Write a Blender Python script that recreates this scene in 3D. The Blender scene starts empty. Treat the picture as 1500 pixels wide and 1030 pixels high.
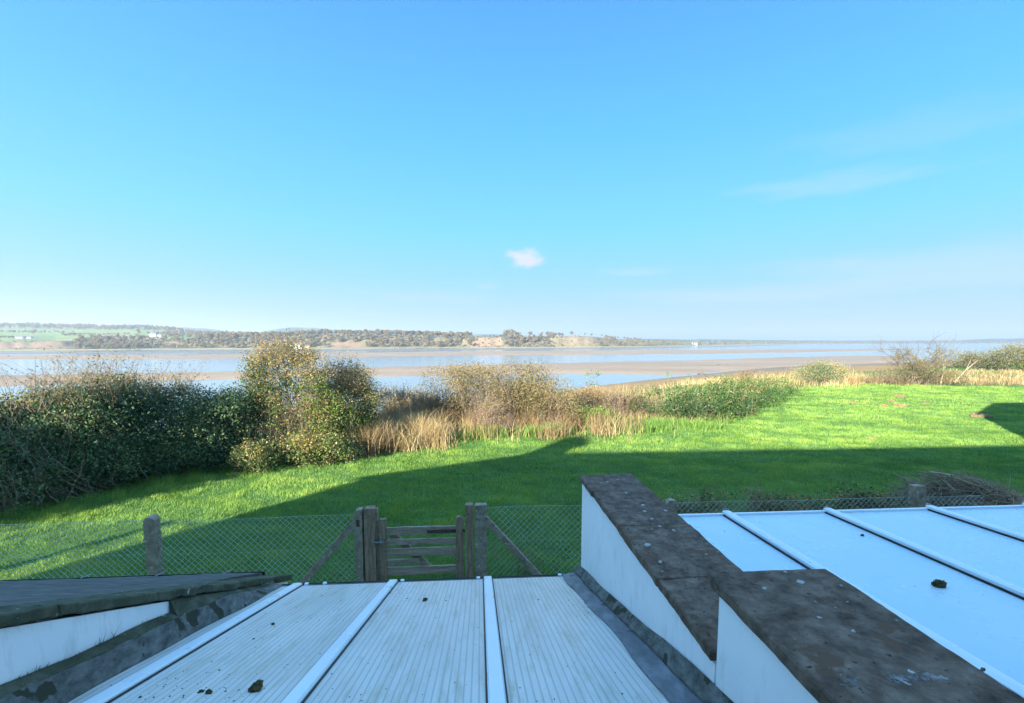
import bpy, bmesh, math, random
import numpy as np
from mathutils import Vector, Matrix, noise
random.seed(11)
rng = np.random.default_rng(11)
sc = bpy.context.scene
COL = sc.collection

# ------------------------------------------------------------------ camera model (photo 1500 x 1030)
F, CX, CY, H = 680.0, 750.0, 562.0, 3.9
PIT = math.atan(63 / 680)
TH = math.atan(48 / 683)            # the houses are turned a little from the view
CAM = np.array([0, 0, H])
fw = np.array([0, math.cos(PIT), -math.sin(PIT)]); up = np.array([0, math.sin(PIT), math.cos(PIT)])
AX = np.array([-math.sin(TH), math.cos(TH), 0]); RX = np.array([math.cos(TH), math.sin(TH), 0])
def ray(px, py): return fw + np.array([1., 0, 0]) * ((px - CX) / F) - up * ((py - CY) / F)
def at_z(px, py, z=0.0):
    d = ray(px, py); return CAM + d * ((z - H) / d[2])
def at_y(px, py, Y):
    d = ray(px, py); return CAM + d * (Y / d[1])
def at_v(px, py, v):
    d = ray(px, py); p = CAM + d * (v / (d @ AX)); return np.array([p @ RX, v, p[2]])
def on_plane(px, py, v0, z0, s):    # plane z = z0 - s (v - v0), result in house coordinates
    d = ray(px, py); du, dv = d @ RX, d @ AX
    k = (z0 + s * v0 - H) / (d[2] + s * dv)
    return np.array([du * k, dv * k, H + d[2] * k])
def W(u, v, z=0.0):
    p = RX * u + AX * v; return (p[0], p[1], z)

SUN_AZ, SUN_EL = math.radians(35.0), math.radians(17.5)

# ------------------------------------------------------------------ noise
def vnoise(x, y, seed=0):
    x = np.asarray(x, float); y = np.asarray(y, float)
    xi, yi = np.floor(x).astype(np.int64), np.floor(y).astype(np.int64)
    fx, fy = x - xi, y - yi
    fx = fx * fx * (3 - 2 * fx); fy = fy * fy * (3 - 2 * fy)
    def h(a, b):
        n = (a * 374761393 + b * 668265263 + seed * 974634777) & 0x7fffffff
        n = ((n ^ (n >> 13)) * 1274126177) & 0x7fffffff
        return ((n ^ (n >> 16)) & 0xffff) / 65535.0
    return (h(xi, yi) * (1 - fx) + h(xi + 1, yi) * fx) * (1 - fy) + (h(xi, yi + 1) * (1 - fx) + h(xi + 1, yi + 1) * fx) * fy
def fbm(x, y, seed=0, o=4):
    s, a, t = 0, .5, 0
    for k in range(o):
        s = s + a * vnoise(np.asarray(x) * 2 ** k, np.asarray(y) * 2 ** k, seed + k); t += a; a *= .5
    return s / t
def n3(p, f, seed=0):
    return (vnoise(p[:, 0] * f + 7.3 * p[:, 2] * f * .37, p[:, 1] * f + 3.1, seed) + vnoise(p[:, 1] * f + 11, p[:, 2] * f, seed + 5)
            + vnoise(p[:, 2] * f, p[:, 0] * f + 23, seed + 9)) / 3
def sstep(a, b, x):
    k = np.clip((np.asarray(x, float) - a) / (b - a), 0, 1); return k * k * (3 - 2 * k)

# ------------------------------------------------------------------ objects
def link(o, parent=None):
    COL.objects.link(o)
    if parent is not None: o.parent = parent
    return o
def tag(o, label=None, cat=None, group=None, kind=None):
    if label: o['label'] = label
    if cat: o['category'] = cat
    if group: o['group'] = group
    if kind: o['kind'] = kind
    return o
def thing(name, loc, label, cat, group=None, rz=0.0):
    o = bpy.data.objects.new(name, None); o.empty_display_size = .2
    o.location = loc; o.rotation_euler = (0, 0, rz); link(o)
    return tag(o, label, cat, group)
def copy_tree(o, parent=None):
    c = o.copy(); COL.objects.link(c)
    if parent is not None: c.parent = parent
    for ch in list(o.children): copy_tree(ch, c)
    return c
def np_mesh(name, verts, faces, mat, parent=None, v=None, col=None, smooth=False, off=(0, 0, 0)):
    verts = np.asarray(verts, np.float32) - np.asarray(off, np.float32)
    faces = np.asarray(faces, np.int32)
    n, k = faces.shape
    me = bpy.data.meshes.new(name)
    me.vertices.add(len(verts)); me.vertices.foreach_set('co', verts.ravel())
    me.loops.add(n * k); me.loops.foreach_set('vertex_index', faces.ravel())
    me.polygons.add(n); me.polygons.foreach_set('loop_start', np.arange(0, n * k, k, dtype=np.int32))
    if smooth: me.polygons.foreach_set('use_smooth', np.ones(n, bool))
    if v is not None:
        a = me.attributes.new('v', 'FLOAT', 'POINT'); a.data.foreach_set('value', np.asarray(v, np.float32))
    if col is not None:
        a = me.attributes.new('Col', 'FLOAT_COLOR', 'POINT')
        c4 = np.ones((len(verts), 4), np.float32); c4[:, :3] = col; a.data.foreach_set('color', c4.ravel())
    me.update(); me.validate()
    me.materials.append(mat)
    return link(bpy.data.objects.new(name, me), parent)

class MB:
    """collects solids in house coordinates (u, v, z) or any local frame"""
    def __init__(s): s.v, s.f = [], []
    def add(s, vs, fs):
        o = len(s.v); s.v += [tuple(map(float, p)) for p in vs]; s.f += [tuple(i + o for i in f) for f in fs]; return s
    def hexa(s, b):  # eight corners: bottom four (ccw), top four
        return s.add(b, [(3, 2, 1, 0), (4, 5, 6, 7), (0, 1, 5, 4), (1, 2, 6, 5), (2, 3, 7, 6), (3, 0, 4, 7)])
    def box(s, a, b):
        x0, y0, z0 = a; x1, y1, z1 = b
        return s.hexa([(x0, y0, z0), (x1, y0, z0), (x1, y1, z0), (x0, y1, z0), (x0, y0, z1), (x1, y0, z1), (x1, y1, z1), (x0, y1, z1)])
    def prism(s, prof, axis, a, b):   # profile of 2-d points extruded along an axis
        n = len(prof)
        def P(p, t): return {'u': (t, p[0], p[1]), 'v': (p[0], t, p[1]), 'z': (p[0], p[1], t)}[axis]
        vs = [P(p, a) for p in prof] + [P(p, b) for p in prof]
        return s.add(vs, [tuple(range(n))[::-1], tuple(range(n, 2 * n))] + [(i, (i + 1) % n, n + (i + 1) % n, n + i) for i in range(n)])
    def bar(s, p, q, w, t, upv=(0, 0, 1)):  # rectangular bar
        p, q = Vector(p), Vector(q); d = (q - p).normalized(); a = d.cross(Vector(upv))
        if a.length < 1e-4: a = Vector((1, 0, 0))
        a.normalize(); b = a.cross(d).normalized(); a *= w / 2; b *= t / 2
        return s.hexa([p - a - b, p + a - b, p + a + b, p - a + b, q - a - b, q + a - b, q + a + b, q - a + b])
    def tube(s, pts, rs, n=8, cap=True):
        pts = [Vector(p) for p in pts]; rings = []
        for i, p in enumerate(pts):
            d = (pts[min(i + 1, len(pts) - 1)] - pts[max(i - 1, 0)]).normalized()
            a = d.orthogonal().normalized(); b = d.cross(a)
            r = rs[i] if hasattr(rs, '__len__') else rs
            rings.append([p + a * r * math.cos(2 * math.pi * k / n) + b * r * math.sin(2 * math.pi * k / n) for k in range(n)])
        vs = [p for R in rings for p in R]
        fs = [(i * n + k, i * n + (k + 1) % n, (i + 1) * n + (k + 1) % n, (i + 1) * n + k) for i in range(len(pts) - 1) for k in range(n)]
        if cap: fs += [tuple(range(n))[::-1], tuple((len(pts) - 1) * n + k for k in range(n))]
        return s.add(vs, fs)
    def build(s, name, mat, parent=None, off=(0, 0, 0), bevel=0.0, smooth=False, rough=0.0, cuts=0, seg=2):
        bm = bmesh.new()
        vs = [bm.verts.new((p[0] - off[0], p[1] - off[1], p[2] - off[2])) for p in s.v]
        for f in s.f:
            try: bm.faces.new([vs[i] for i in f])
            except ValueError: pass
        bmesh.ops.recalc_face_normals(bm, faces=bm.faces)
        if bevel: bmesh.ops.bevel(bm, geom=list(bm.edges), offset=bevel, segments=seg, affect='EDGES', clamp_overlap=True)
        if cuts:
            for _ in range(cuts):
                L = sorted(e.calc_length() for e in bm.edges); lim = max(L[-1] * .5, .02)
                bmesh.ops.subdivide_edges(bm, edges=[e for e in bm.edges if e.calc_length() > lim], cuts=1, use_grid_fill=True)
            bmesh.ops.triangulate(bm, faces=[f for f in bm.faces if len(f.verts) > 4])
        if rough:
            sd = Vector((random.uniform(0, 99), random.uniform(0, 99), random.uniform(0, 99)))
            for w in bm.verts:
                q = w.co
                w.co = q + rough * (noise.noise_vector(q * 9 + sd) + .6 * noise.noise_vector(q * 28 + sd))
        me = bpy.data.meshes.new(name); bm.to_mesh(me); bm.free()
        if smooth:
            me.polygons.foreach_set('use_smooth', [True] * len(me.polygons))
        me.materials.append(mat)
        return link(bpy.data.objects.new(name, me), parent)

def tubes(P, R, sides=3):
    """P (N,K,3) polylines, R (N,K) radii -> verts, quads"""
    N, K, _ = P.shape
    T = np.gradient(P, axis=1); T /= np.linalg.norm(T, axis=2, keepdims=True) + 1e-9
    ref = np.array([.31, .52, .12]); A = np.cross(T, ref); A /= np.linalg.norm(A, axis=2, keepdims=True) + 1e-9
    B = np.cross(T, A)
    ang = 2 * np.pi * np.arange(sides) / sides
    V = P[:, :, None, :] + R[:, :, None, None] * (A[:, :, None, :] * np.cos(ang)[None, None, :, None] + B[:, :, None, :] * np.sin(ang)[None, None, :, None])
    base = (np.arange(N) * K * sides)[:, None, None] + (np.arange(K - 1) * sides)[None, :, None]
    k = np.arange(sides)[None, None, :]; k2 = (k + 1) % sides
    Fq = np.stack([base + k, base + k2, base + sides + k2, base + sides + k], -1)
    return V.reshape(-1, 3), Fq.reshape(-1, 4)

def rand_dir(n):
    d = rng.normal(size=(n, 3)); return d / np.linalg.norm(d, axis=1, keepdims=True)
def leaves(c, size, asp=.55, upbias=.3):
    n = len(c)
    nn = rand_dir(n); nn[:, 2] = np.abs(nn[:, 2]) + upbias if upbias >= 0 else np.abs(nn[:, 2]) * .5; nn /= np.linalg.norm(nn, axis=1, keepdims=True)
    t = np.cross(nn, rand_dir(n)); t /= np.linalg.norm(t, axis=1, keepdims=True) + 1e-9
    b = np.cross(nn, t)
    L = (size * rng.uniform(.65, 1.35, n))[:, None]
    V = np.stack([c - t * L * .5, c + b * L * asp * .5 + nn * L * .08, c + t * L * .5, c - b * L * asp * .5 + nn * L * .08], 1)
    return V.reshape(-1, 3), np.arange(4 * n).reshape(n, 4)

# ------------------------------------------------------------------ materials
def mat(name):
    m = bpy.data.materials.new(name); m.use_nodes = True
    nt = m.node_tree; b = nt.nodes['Principled BSDF']; return m, nt, b
def N(nt, t, **kw):
    n = nt.nodes.new(t)
    for k, v in kw.items():
        if k in n.inputs: n.inputs[k].default_value = v
        else: setattr(n, k, v)
    return n
def ramp(nt, stops, fac=None, interp='LINEAR'):
    r = nt.nodes.new('ShaderNodeValToRGB'); r.color_ramp.interpolation = interp
    e = r.color_ramp.elements
    while len(e) < len(stops): e.new(.5)
    for el, (p, c) in zip(e, stops):
        el.position = p; el.color = (*c, 1) if len(c) == 3 else c
    if fac is not None: nt.links.new(fac, r.inputs[0])
    return r
def coords(nt, scale=(1, 1, 1), kind='Object'):
    tc = nt.nodes.new('ShaderNodeTexCoord'); mp = nt.nodes.new('ShaderNodeMapping')
    mp.inputs['Scale'].default_value = scale; nt.links.new(tc.outputs[kind], mp.inputs[0]); return mp.outputs[0]
def mixc(nt, fac, a, b, mode='MIX'):
    m = nt.nodes.new('ShaderNodeMix'); m.data_type = 'RGBA'; m.blend_type = mode
    for i, x in ((0, fac), (6, a), (7, b)):
        if hasattr(x, 'links') or isinstance(x, bpy.types.NodeSocket): nt.links.new(x, m.inputs[i])
        else: m.inputs[i].default_value = x if i == 0 else (*x, 1)
    return m.outputs[2]
def bump(nt, b, h, strength=.3, dist=.01):
    n = nt.nodes.new('ShaderNodeBump'); n.inputs['Strength'].default_value = strength; n.inputs['Distance'].default_value = dist
    nt.links.new(h, n.inputs['Height']); nt.links.new(n.outputs[0], b.inputs['Normal'])
def noise_t(nt, vec, scale, detail=6, rough=.6):
    n = nt.nodes.new('ShaderNodeTexNoise'); n.inputs['Scale'].default_value = scale; n.inputs['Detail'].default_value = detail
    n.inputs['Roughness'].default_value = rough
    if vec is not None: nt.links.new(vec, n.inputs['Vector'])
    return n.outputs['Fac']

def leaf_mat(name, stops, trans=.3, rough=.55, spec=.25):
    m, nt, b = mat(name)
    a = nt.nodes.new('ShaderNodeAttribute'); a.attribute_name = 'v'
    r = ramp(nt, stops, a.outputs['Fac'])
    nt.links.new(r.outputs[0], b.inputs['Base Color']); b.inputs['Roughness'].default_value = rough
    b.inputs['Specular IOR Level'].default_value = spec
    t = nt.nodes.new('ShaderNodeBsdfTranslucent'); nt.links.new(r.outputs[0], t.inputs[0])
    mx = nt.nodes.new('ShaderNodeMixShader'); mx.inputs[0].default_value = trans
    nt.links.new(b.outputs[0], mx.inputs[1]); nt.links.new(t.outputs[0], mx.inputs[2])
    nt.links.new(mx.outputs[0], nt.nodes['Material Output'].inputs[0]); return m
def rough_mat(name, stops, scale=8, rough=.85, bs=.4, bd=.01, detail=8, stretch=(1, 1, 1), spec=.2, spots=None):
    m, nt, b = mat(name); c = coords(nt, stretch)
    f = noise_t(nt, c, scale, detail, .65)
    r = ramp(nt, stops, f); out = r.outputs[0]
    if spots:       # (scale, threshold, colour)
        for (s_, th, colr) in spots:
            g = noise_t(nt, coords(nt, (1, 1, 1)), s_, 3, .5)
            k = ramp(nt, [(th, (0, 0, 0)), (min(th + .03, 1), (1, 1, 1))], g)
            out = mixc(nt, k.outputs[0], out, colr)
    nt.links.new(out, b.inputs['Base Color']); b.inputs['Roughness'].default_value = rough
    b.inputs['Specular IOR Level'].default_value = spec
    bump(nt, b, f, bs, bd); return m

M = {}
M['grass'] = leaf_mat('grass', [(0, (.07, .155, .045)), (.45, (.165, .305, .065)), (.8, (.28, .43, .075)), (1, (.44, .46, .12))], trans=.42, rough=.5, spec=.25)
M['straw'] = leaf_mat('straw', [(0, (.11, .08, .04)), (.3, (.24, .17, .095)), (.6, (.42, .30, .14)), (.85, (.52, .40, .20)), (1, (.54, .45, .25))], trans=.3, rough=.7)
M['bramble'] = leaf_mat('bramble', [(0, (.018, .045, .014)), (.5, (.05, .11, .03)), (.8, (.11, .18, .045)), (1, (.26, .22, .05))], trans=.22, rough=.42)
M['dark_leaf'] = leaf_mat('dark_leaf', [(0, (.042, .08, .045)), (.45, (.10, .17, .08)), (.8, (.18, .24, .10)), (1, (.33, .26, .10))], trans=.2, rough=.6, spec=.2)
M['autumn_leaf'] = leaf_mat('autumn_leaf', [(0, (.06, .08, .03)), (.35, (.16, .15, .05)), (.65, (.30, .24, .08)), (.85, (.38, .25, .09)), (1, (.36, .18, .08))], trans=.3)
M['olive_leaf'] = leaf_mat('olive_leaf', [(0, (.055, .068, .03)), (.5, (.145, .148, .06)), (1, (.27, .22, .095))], trans=.3)
M['green_leaf'] = leaf_mat('green_leaf', [(0, (.03, .08, .015)), (.5, (.09, .19, .03)), (1, (.20, .30, .05))], trans=.3)
M['brown_leaf'] = leaf_mat('brown_leaf', [(0, (.10, .06, .035)), (.5, (.22, .14, .07)), (1, (.36, .25, .12))], trans=.2)
M['far_leaf'] = leaf_mat('far_leaf', [(0, (.15, .145, .085)), (.35, (.21, .18, .105)), (.7, (.28, .205, .13)), (1, (.19, .19, .10))], trans=.4, rough=.9, spec=.05)
M['twig'] = rough_mat('twig', [(.3, (.16, .12, .08)), (.7, (.32, .26, .19))], 6)
M['pale_twig'] = rough_mat('pale_twig', [(.3, (.20, .16, .11)), (.7, (.36, .29, .20))], 6)
M['dark_twig'] = rough_mat('dark_twig', [(.3, (.085, .07, .045)), (.7, (.17, .14, .09))], 6)
M['bark'] = rough_mat('bark', [(.3, (.06, .05, .035)), (.7, (.16, .13, .09))], 12)
M['dead_twig'] = rough_mat('dead_twig', [(.3, (.17, .13, .10)), (.7, (.36, .285, .225))], 6)
M['timber'] = rough_mat('timber', [(.25, (.15, .088, .056)), (.5, (.29, .19, .128)), (.75, (.42, .31, .23))], 5, .9, .5, .006, 9, (5, 5, .7), spots=[(40, .66, (.05, .04, .03))])
M['timber_rail'] = rough_mat('timber_rail', [(.25, (.17, .115, .078)), (.5, (.33, .245, .178)), (.75, (.47, .385, .305))], 5, .9, .5, .006, 9, (.7, 5, 6), spots=[(40, .68, (.05, .04, .03))])
M['rust'] = rough_mat('rust', [(.3, (.05, .035, .03)), (.7, (.12, .08, .06))], 20, .7)
M['metal'] = rough_mat('metal', [(.3, (.25, .25, .25)), (.7, (.42, .42, .42))], 20, .45); M['metal'].node_tree.nodes['Principled BSDF'].inputs['Metallic'].default_value = .8
M['wire'] = rough_mat('wire', [(.3, (.34, .42, .37)), (.7, (.52, .57, .52))], 4, .55)
M['concrete'] = rough_mat('concrete', [(.25, (.16, .12, .085)), (.5, (.29, .23, .17)), (.75, (.42, .35, .28))], 10, .95, .6, .008, 10, spots=[(17, .64, (.46, .46, .42)), (26, .68, (.09, .08, .06))])
M['coping'] = rough_mat('coping', [(.28, (.050, .034, .025)), (.44, (.115, .080, .058)), (.58, (.18, .128, .094)), (.75, (.27, .205, .16))], 16, .92, 1.0, .012, 14, spots=[(7, .60, (.13, .078, .05)), (30, .71, (.30, .28, .25)), (48, .66, (.045, .035, .03))])
M['mortar'] = rough_mat('mortar', [(.42, (.09, .075, .06)), (.58, (.22, .21, .20)), (.8, (.44, .43, .42))], 22, .95, .7, .008)
M['lichen'] = rough_mat('lichen', [(.3, (.28, .28, .27)), (.7, (.48, .48, .46))], 60, .95, .5, .002)
M['mossy'] = rough_mat('mossy', [(.25, (.035, .038, .025)), (.5, (.075, .08, .05)), (.75, (.15, .15, .115))], 9, .95, .8, .012, 12, spots=[(26, .69, (.42, .42, .38)), (13, .71, (.30, .31, .27))])
M['felt'] = rough_mat('felt', [(.25, (.045, .046, .042)), (.5, (.10, .10, .092)), (.75, (.19, .18, .165))], 5, .85, .5, .006, 10, (.8, 5, 5), spots=[(22, .73, (.26, .26, .24))])
M['cement'] = rough_mat('cement', [(.28, (.045, .047, .04)), (.45, (.11, .11, .10)), (.6, (.17, .17, .155)), (.8, (.26, .255, .24))], 12, .9, .9, .01, 12, (2, 1, 2), spots=[(9, .60, (.045, .047, .03)), (24, .68, (.05, .05, .035))])
M['lead'] = rough_mat('lead', [(.25, (.06, .065, .075)), (.5, (.13, .14, .16)), (.75, (.25, .27, .30))], 5, .55, .5, .006, 10, (3, .8, 3), spec=.5, spots=[(12, .66, (.06, .05, .04))])
M['black_plastic'] = rough_mat('black_plastic', [(.3, (.018, .018, .02)), (.7, (.035, .035, .038))], 8, .45)
M['moss'] = rough_mat('moss', [(.3, (.035, .032, .014)), (.55, (.085, .072, .03)), (.75, (.15, .12, .05))], 60, .95, .9, .01)
M['brown_moss'] = rough_mat('brown_moss', [(.3, (.03, .025, .012)), (.6, (.07, .06, .03)), (.8, (.11, .095, .05))], 40, .95, .9, .01)
M['soil'] = rough_mat('soil', [(.3, (.14, .10, .05)), (.7, (.27, .19, .10))], 15, .95, .8, .03)
M['roof_tile'] = rough_mat('roof_tile', [(.3, (.10, .08, .07)), (.7, (.18, .14, .12))], 6)
M['brick'] = rough_mat('brick', [(.3, (.25, .12, .08)), (.7, (.36, .20, .13))], 9)
M['slate'] = rough_mat('slate', [(.3, (.10, .10, .11)), (.7, (.17, .17, .18))], 9)
M['far_white'] = rough_mat('far_white', [(.3, (.74, .73, .70)), (.7, (.82, .81, .78))], .4, .8, .1)
M['dark_glass'] = rough_mat('dark_glass', [(.3, (.02, .025, .03)), (.7, (.03, .035, .04))], 3, .08, 0, .001, spec=.6)
M['rock'] = rough_mat('rock', [(.3, (.06, .055, .05)), (.7, (.14, .13, .11))], .6, .9, .5, .05)

def painted_wall():
    m, nt, b = mat('painted_wall'); c = coords(nt, (1, 1, 1))
    f = noise_t(nt, c, 2.2, 8, .6)
    base = ramp(nt, [(.3, (.78, .79, .79)), (.6, (.86, .86, .86))], f).outputs[0]
    g = noise_t(nt, coords(nt, (6, 6, 1.3)), 3.0, 6, .7)
    streak = ramp(nt, [(.54, (0, 0, 0)), (.80, (.6, .6, .6))], g).outputs[0]
    out = mixc(nt, streak, base, (.45, .46, .45))
    s = noise_t(nt, coords(nt), 55, 3, .5); k = ramp(nt, [(.755, (0, 0, 0)), (.79, (1, 1, 1))], s).outputs[0]
    out = mixc(nt, k, out, (.12, .12, .10))
    nt.links.new(out, b.inputs['Base Color']); b.inputs['Roughness'].default_value = .75
    bump(nt, b, noise_t(nt, c, 60, 4, .6), .25, .004); return m
M['painted_wall'] = painted_wall()

def polycarb():
    m, nt, b = mat('ribbed_polycarbonate')
    tc = nt.nodes.new('ShaderNodeTexCoord'); sx = nt.nodes.new('ShaderNodeSeparateXYZ'); nt.links.new(tc.outputs['Object'], sx.inputs[0])
    ml = N(nt, 'ShaderNodeMath', operation='MULTIPLY'); nt.links.new(sx.outputs[0], ml.inputs[0]); ml.inputs[1].default_value = 1 / .0292
    fr = N(nt, 'ShaderNodeMath', operation='FRACT'); nt.links.new(ml.outputs[0], fr.inputs[0])
    web = ramp(nt, [(0, (1, 1, 1)), (.06, (1, 1, 1)), (.17, (0, 0, 0)), (.86, (0, 0, 0)), (.97, (1, 1, 1))], fr.outputs[0]).outputs[0]
    f = noise_t(nt, coords(nt, (2.2, .5, 1)), 2.0, 8, .65)
    base = ramp(nt, [(.3, (.50, .50, .475)), (.55, (.60, .595, .565)), (.75, (.66, .65, .62))], f).outputs[0]
    out = mixc(nt, web, base, (.40, .395, .385))
    g = noise_t(nt, coords(nt, (9, 1.2, 1)), 2.3, 7, .7); alg = ramp(nt, [(.50, (0, 0, 0)), (.74, (.75, .75, .75))], g).outputs[0]
    out = mixc(nt, alg, out, (.33, .31, .20))
    s = noise_t(nt, coords(nt), 42, 2, .5); k = ramp(nt, [(.735, (0, 0, 0)), (.755, (1, 1, 1))], s).outputs[0]
    out = mixc(nt, k, out, (.10, .095, .07))
    nt.links.new(out, b.inputs['Base Color']); b.inputs['Roughness'].default_value = .34; b.inputs['Specular IOR Level'].default_value = .45
    bump(nt, b, web, .25, .002); return m
M['polycarb'] = polycarb()
def smooth_panel(name, c0, c1, rough, sc_=3.0, dirt=.79):
    m, nt, b = mat(name)
    f = noise_t(nt, coords(nt, (1, 1, 1)), sc_, 7, .6)
    out = ramp(nt, [(.3, c0), (.7, c1)], f).outputs[0]
    s = noise_t(nt, coords(nt), 38, 2, .5); k = ramp(nt, [(dirt, (0, 0, 0)), (dirt + .02, (.8, .8, .8))], s).outputs[0]
    out = mixc(nt, k, out, (.16, .15, .12))
    nt.links.new(out, b.inputs['Base Color'])
    rr = ramp(nt, [(.3, (rough * .75,) * 3), (.7, (rough * 1.3,) * 3)], f).outputs[0]
    nt.links.new(rr, b.inputs['Roughness']); return m
M['opal_panel'] = smooth_panel('opal_panel', (.50, .66, .73), (.58, .71, .76), .26, 2.0, .74)
M['white_upvc'] = smooth_panel('white_upvc', (.67, .74, .78), (.73, .79, .82), .30)

# ground
def ground_mat():
    m, nt, b = mat('ground_cover')
    a = nt.nodes.new('ShaderNodeAttribute'); a.attribute_name = 'Col'
    c = coords(nt, (1, 1, 1))
    f = noise_t(nt, c, .05, 12, .75); g = noise_t(nt, c, 2.0, 8, .7)
    r = ramp(nt, [(.3, (.72, .72, .72)), (.7, (1.28, 1.28, 1.28))], f).outputs[0]
    r2 = ramp(nt, [(.3, (.75, .75, .75)), (.7, (1.25, 1.25, 1.25))], g).outputs[0]
    o = mixc(nt, 1.0, a.outputs['Color'], r, 'MULTIPLY'); o = mixc(nt, 1.0, o, r2, 'MULTIPLY')
    nt.links.new(o, b.inputs['Base Color']); b.inputs['Roughness'].default_value = .95; b.inputs['Specular IOR Level'].default_value = .1
    bump(nt, b, g, .5, .05); return m
M['ground'] = ground_mat()
def mud_mat(name, c0, c1, rough):
    m, nt, b = mat(name)
    f = noise_t(nt, coords(nt, (.012, .05, 1)), 1.0, 10, .65)
    nt.links.new(ramp(nt, [(.3, c0), (.7, c1)], f).outputs[0], b.inputs['Base Color'])
    rr = ramp(nt, [(.35, (rough * .7,) * 3), (.7, (min(1, rough * 1.3),) * 3)], f).outputs[0]
    nt.links.new(rr, b.inputs['Roughness']); b.inputs['Specular IOR Level'].default_value = .3
    bump(nt, b, noise_t(nt, coords(nt, (.15, .8, 1)), 1.0, 6, .6), .6, .12); return m
M['sand'] = mud_mat('sand', (.24, .172, .115), (.34, .25, .17), .88)
M['wet_mud'] = mud_mat('wet_mud', (.15, .125, .11), (.21, .18, .155), .5)
def water_mat():
    m, nt, b = mat('river_water')
    b.inputs['Base Color'].default_value = (.22, .27, .30, 1); b.inputs['Roughness'].default_value = .12
    b.inputs['IOR'].default_value = 1.33
    n1 = noise_t(nt, coords(nt, (.25, .9, 1)), 1.0, 6, .65)
    n2 = noise_t(nt, coords(nt, (.006, .03, 1)), 1.0, 5, .6)
    k = N(nt, 'ShaderNodeMath', operation='MULTIPLY'); nt.links.new(n1, k.inputs[0])
    r = ramp(nt, [(.35, (.25, .25, .25)), (.65, (1, 1, 1))], n2); nt.links.new(r.outputs[0], k.inputs[1])
    bump(nt, b, k.outputs[0], .2, .14); return m
M['water'] = water_mat()

# ------------------------------------------------------------------ terrain
WATER = -8.0
XE = [-900, -300, -60, -16.5, -11.4, -4.8, 0, 8.5, 16.8, 30, 50, 93, 200, 900]
YE = [-60, -12, 8, 15, 19, 24, 27, 34, 42, 50, 62, 85, 130, 380]
def px_of(X, Y): return 750 + 683 * X / np.maximum(Y, 1.0)
def tab(x, xs, ys): return np.interp(x, xs, ys)
FX = [-250, 0, 200, 400, 560, 800, 950, 1050, 1200, 1500, 1800]
FY = [470, 508, 580, 625, 677, 739, 855, 1100, 1625, 1935, 2100]
TX = [-200, 0, 60, 110, 200, 300, 400, 450, 500, 600, 690, 760, 830, 870, 905, 950, 1000, 1100, 1300, 1800]
TZ = [2, 2.3, 2.5, 3.5, 5.5, 5.6, 8.5, 11, 14.5, 11.5, 9, 10.5, 12, 11, 6, 2, -2, -4, -5.5, -5.5]
RXx = [-200, 0, 100, 200, 250, 290, 350, 420, 500, 600, 900, 1000, 1800]
RZ = [50, 47, 44, 45, 40, 28, 23, 21, 22, 16, 10, -4, -4]
HXx = [-200, 60, 140, 230, 270, 310, 345, 375, 400, 430, 460, 495, 540, 640, 700, 740, 780, 1300, 1400, 1450, 1500, 1700]
HZ = [75, 95, 118, 112, 122, 110, 70, 66, 104, 122, 116, 96, 60, 46, 62, 60, 30, 0, 8, 22, 26, 30]
def ground_z(X, Y):
    X = np.asarray(X, float); Y = np.asarray(Y, float)
    s = Y - np.interp(X, XE, YE); Wd = np.clip(84 + .45 * X, 60, 145)
    k = np.clip(s / Wd, 0, 1)
    lawn = .05 * (fbm(X * .25, Y * .25, 3) - .5) * np.clip((Y - 6) / 6, 0, 1)
    zn = lawn - 8.7 * (1 - (1 - k) ** 1.5) + .5 * (fbm(X * .15, Y * .15, 5) - .5) * np.clip(k * 8, 0, 1) * (1 - k)
    x = px_of(X, Y); Yf = tab(x, FX, FY); e = Y - Yf
    T = tab(x, TX, TZ); R = tab(x, RXx, RZ); Hh = tab(x, HXx, HZ)
    cliff = np.maximum(sstep(120, 90, x), np.maximum(sstep(665, 705, x) * sstep(765, 735, x), sstep(795, 830, x) * sstep(900, 860, x)))
    w = 55 - 34 * cliff + 14 * (fbm(x * .12, Y * .002, 14) - .5)
    nz = (fbm(X * .02, Y * .02, 8) - .5)
    T = T + 2.2 * nz
    z = -8.7 + 1.3 * sstep(-25, 6, e) + .5 * sstep(6, 40, e)
    z = z + (T + 6.9) * sstep(0, 1, (e - 42) / w)
    z = z + (R - T) * np.clip((e - 110) / 750, 0, 1) * (1 - .35 * sstep(900, 1600, e)) + 3 * nz * sstep(200, 800, e)
    z = z * (1 - sstep(2000, 2500, Y)) + (.66 * Hh + 5 * (fbm(x * .03, Y * .001, 4) - .5)) * sstep(2000, 2700, Y)
    z = z * (1 - sstep(3300, 4800, Y)) + 5 * sstep(3300, 4800, Y)
    far = (e > -26) & (Y > 300)
    return np.where(far, z, zn)
def gz(X, Y): return float(ground_z(np.array([X]), np.array([Y]))[0])

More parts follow.
